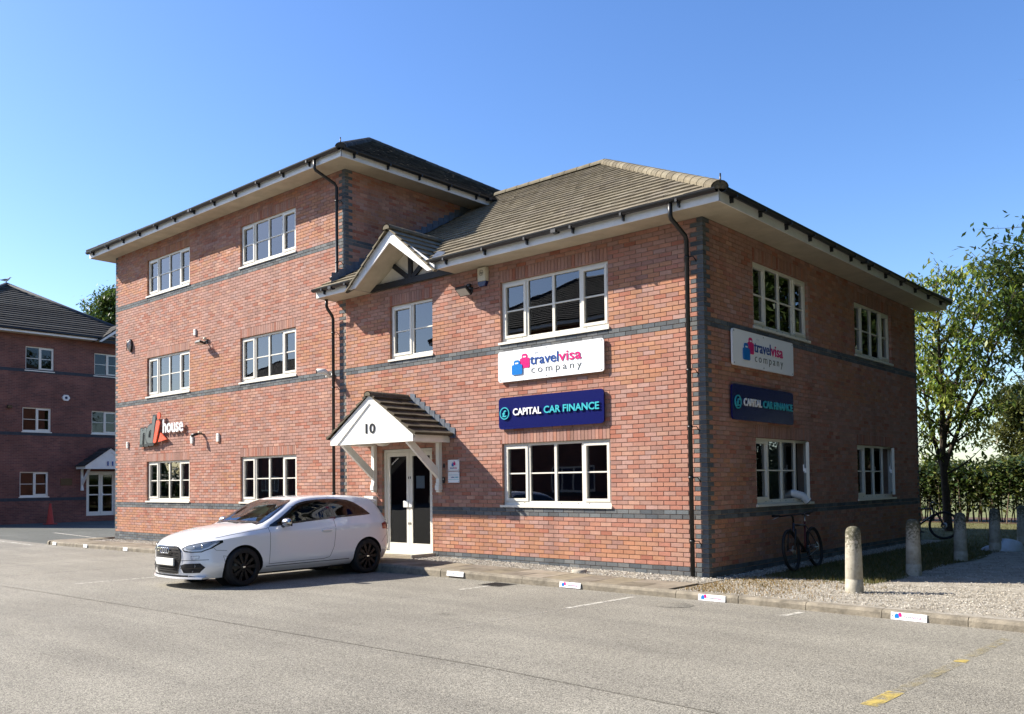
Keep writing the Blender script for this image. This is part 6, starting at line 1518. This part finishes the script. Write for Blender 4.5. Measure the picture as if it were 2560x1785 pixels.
def leader_tree(name, label, loc, seed, height, z0, rmax, nbr, nleaf, lsize, cols, rt_, lsp=.12, droop=.5, bark='bark', group=None, top=.25, el0=(.25, .8), fork=None):
    """tree with a leading stem and side branches all the way up, leaves strung along every twig"""
    r = random.Random(seed); t = empty(name, loc); tag(t, label, 'tree', group); mb = MB(); tw = []
    def stem(p, d, L, rad, n=8, wob=.05):
        d = Vector(d).normalized(); pts = [Vector(p)]
        for k in range(n): d = (d+Vector((r.gauss(0, wob), r.gauss(0, wob), .03))).normalized(); pts.append(pts[-1]+d*L/n)
        mb.tube(pts, [max(.006, rad*(1-.88*k/n)) for k in range(n+1)], 8 if rad > .05 else 5, caps=False); return pts
    leaders = [(stem((0, 0, -.1), (0, 0, 1), height, rt_, 12, .03), height)]
    if fork:
        for dx, dy, f, hh in fork: b = leaders[0][0][max(1, int(f*12))]; leaders.append((stem(b, (dx, dy, 1), hh, rt_*.6, 9, .05), hh))
    for li, (pts, hh) in enumerate(leaders):
        for k in range(nbr if li == 0 else nbr//2):
            f = (k+r.random())/(nbr if li == 0 else nbr//2); zz = (z0/height if li == 0 else .12)+(1-(z0/height if li == 0 else .12))*f**.85; i = min(len(pts)-2, int(zz*(len(pts)-1))); p = pts[i].lerp(pts[i+1], zz*(len(pts)-1)-i)
            prof = (.55+.45*math.sin(min(1, f*1.6)*PI/2))*(1-(1-top)*max(0, (f-.45)/.55)**1.3); L = rmax*prof*r.uniform(.75, 1.1)*(1 if li == 0 else .7); a = k*2.4+r.uniform(-.5, .5); el = r.uniform(*el0)+.5*f
            bp = stem(p, (math.cos(a)*math.cos(el), math.sin(a)*math.cos(el), math.sin(el)), L, .035*(1-.6*f)*rt_/.13+.006, 6, .10); tw.append(bp)
            for q in range(r.randint(3, 6)):
                b = bp[r.randrange(2, len(bp))]; a2 = a+r.uniform(-1.3, 1.3); tw.append(stem(b, (math.cos(a2), math.sin(a2), r.uniform(-.2, .7)), L*r.uniform(.25, .5), .011, 4, .12))
    mb.build('trunk', bark, t); cr = MB(); tot = sum((q[-1]-q[0]).length for q in tw)
    for q in tw:
        base = r.choice(cols)
        for k in range(int(nleaf*(q[-1]-q[0]).length/tot)+1):
            x = r.uniform(.25, 1)*(len(q)-1); i = min(len(q)-2, int(x)); p = q[i].lerp(q[i+1], x-i)+Vector((r.gauss(0, lsp), r.gauss(0, lsp), r.gauss(-lsp*.4, lsp))); c = base if r.random() < .6 else r.choice(cols); leaf_quad(cr, r, p, lsize*r.uniform(.7, 1.25), shade(c, r.uniform(.7, 1.25)), droop)
    cr.build('crown', 'leaf', t); return t
leader_tree('young_tree', 'young yellow-green tree behind the far corner of the building', (-.60, 15.6, -.02), 5, 7.3, 1.7, 2.3, 38, 8800, .175, [shade(c, 1.4) for c in YG], .12, .12, .6, el0=(.1, .7), fork=[(.35, -.1, .28, 5.2), (-.3, .2, .30, 4.2), (.12, .3, .36, 5.6)])
leader_tree('broad_tree', 'tall dark green tree at the right edge of the photo', (3.7, 18.6, -.02), 12, 8.5, 1.8, 3.9, 110, 64000, .22, DG+[(.09, .12, .03), (.10, .13, .03)], .24, .27, .35, top=.45, el0=(.0, .6), fork=[(.5, .2, .3, 5.6), (-.4, -.3, .35, 5.0), (-.2, .5, .3, 5.3)])
leader_tree('distant_tree', 'sunlit olive tree beyond the hedge at the right edge', (-4.2, 46, -.3), 17, 6.3, .6, 2.7, 60, 13000, .30, [(.12, .13, .035), (.15, .15, .045), (.09, .11, .03)], .2, .2, .3, top=.5)
leader_tree('distant_tree', 'small green tree top showing behind the far shaded block', (-65.0, 20.7, -.3), 19, 18.3, 10.5, 3.0, 70, 14000, .36, DG+YG[2:4], .35, .3, .3, top=.4)
# belt of tall trees along the right-hand side of the yard, mirrored in the side windows and extended to keep sky light off the side wall
belt = leader_tree('belt_tree', 'tall dense tree right of the yard, outside the frame, mirrored in the side windows', (11.2, 1.0, -.02), 33, 12.5, .5, 3.4, 120, 52000, .25, DG, .26, .28, .3, top=.5, group='tree belt right of the yard', el0=(-.2, .6), fork=[(.4, .2, .15, 10), (-.3, -.3, .2, 9.6), (-.2, .4, .15, 9.8)])
for k, (x, y, rz, s) in enumerate(((9.9, 5.0, 2.0, 1.0), (9.3, 9.0, 3.0, 1.0), (9.0, 13.0, 4.0, 1.0), (9.4, 17.5, 5.0, 1.1), (11.2, 22.5, 3.7, 1.1), (14.6, -2.5, 1.1, 1.2), (14.6, 4.0, 4.4, 1.25), (13, 10, 5.2, 1.25), (13.5, 17, .6, 1.25), (13.2, -6.5, 2.6, 1.05), (16.5, -10.5, 3.4, 1.2))):
    c = copy_tree(belt); c.location = (x, y, -.02); c.rotation_euler = (0, 0, rz); c.scale = (s, s, s)
h2 = empty('hedge', (0, 0, 0)); tag(h2, 'tall dark hedge along the right side of the yard, mirrored in the side windows', 'hedge'); r = random.Random(27); lv = MB()  # unseen hedge added to block bright sky low in the side window reflections
for k in range(26000):
    y = r.uniform(-3, 24); lv_x = 8.6+r.gauss(0, .35)-.03*y; z = r.uniform(0, 3.1+.15*math.sin(y*2.1)); leaf_quad(lv, r, (lv_x, y, z), r.uniform(.12, .2), shade(r.choice(DG), r.uniform(.7, 1.25)), .2, .6)
for k in range(27): y = -3+k; lv.poly([(8.75-.03*y, y, -.05), (8.75-.03*y, y+1, -.05), (8.75-.03*y, y+1, 2.7), (8.75-.03*y, y, 2.7)], (.02, .03, .012))  # dark backing keeps bright gaps out of the reflections
lv.build('foliage', 'leaf', h2)
# far belt of trees behind the camera side of the car park (added to close and darken the horizon in the window reflections)
wd = MB(); r = random.Random(41)
for k in range(34000):
    x = r.uniform(-330, 60); y = -78+r.gauss(0, 2.5); z = r.uniform(0, 6.5+2*math.sin(x*.21)+1.2*math.sin(x*.63)); leaf_quad(wd, r, (x, y, z), r.uniform(.5, 1.0), shade(r.choice(DG), r.uniform(.6, 1.2)), .2, .7)
for k in range(130):
    x0 = -330+k*3; hh = lambda x: 5.6+2*math.sin(x*.21)+1.2*math.sin(x*.63); wd.poly([(x0, -79, -.3), (x0+3, -79, -.3), (x0+3, -79, hh(x0+3)), (x0, -79, hh(x0))], (.02, .035, .012))  # dark backing sheet against bright gaps in the reflected tree line
tag(wd.build('far_wood', 'leaf'), 'far belt of trees beyond the car park', 'trees', kind='stuff')
# hedge
hedge = empty('hedge', (0, 0, 0)); tag(hedge, 'dense clipped hedge with bare lower stems behind the lawn', 'hedge')
r = random.Random(23); lv = MB(); stm = MB()
hp = lambda s: Vector((-7+s*13, 21.5+s*1.3, 0))
for k in range(46000):
    s = r.random(); b = hp(s); z = r.uniform(.45, 2.14+.10*math.sin(s*40)+.06*math.sin(s*97)); dpt = r.gauss(0, .38)
    if z < .95 and r.random() < .6: continue
    c = shade(r.choice(DG+[(.10, .125, .03), (.13, .14, .035)]), r.uniform(.7, 1.4)); leaf_quad(lv, r, (b.x+r.gauss(0, .1), b.y+dpt, z+r.gauss(0, .05)), r.uniform(.10, .19), c, .2, .6)
for k in range(240):
    b = hp(r.random()); x, y = b.x, b.y+r.gauss(0, .3); lx = r.gauss(0, .18)
    stm.tube([(x, y, -.05), (x+lx*.5, y+r.gauss(0, .05), .6), (x+lx, y+r.gauss(0, .1), 1.5)], [.022, .018, .01], 5, caps=False)
lv.build('foliage', 'leaf', hedge); stm.build('stems', 'bark_pale', hedge)
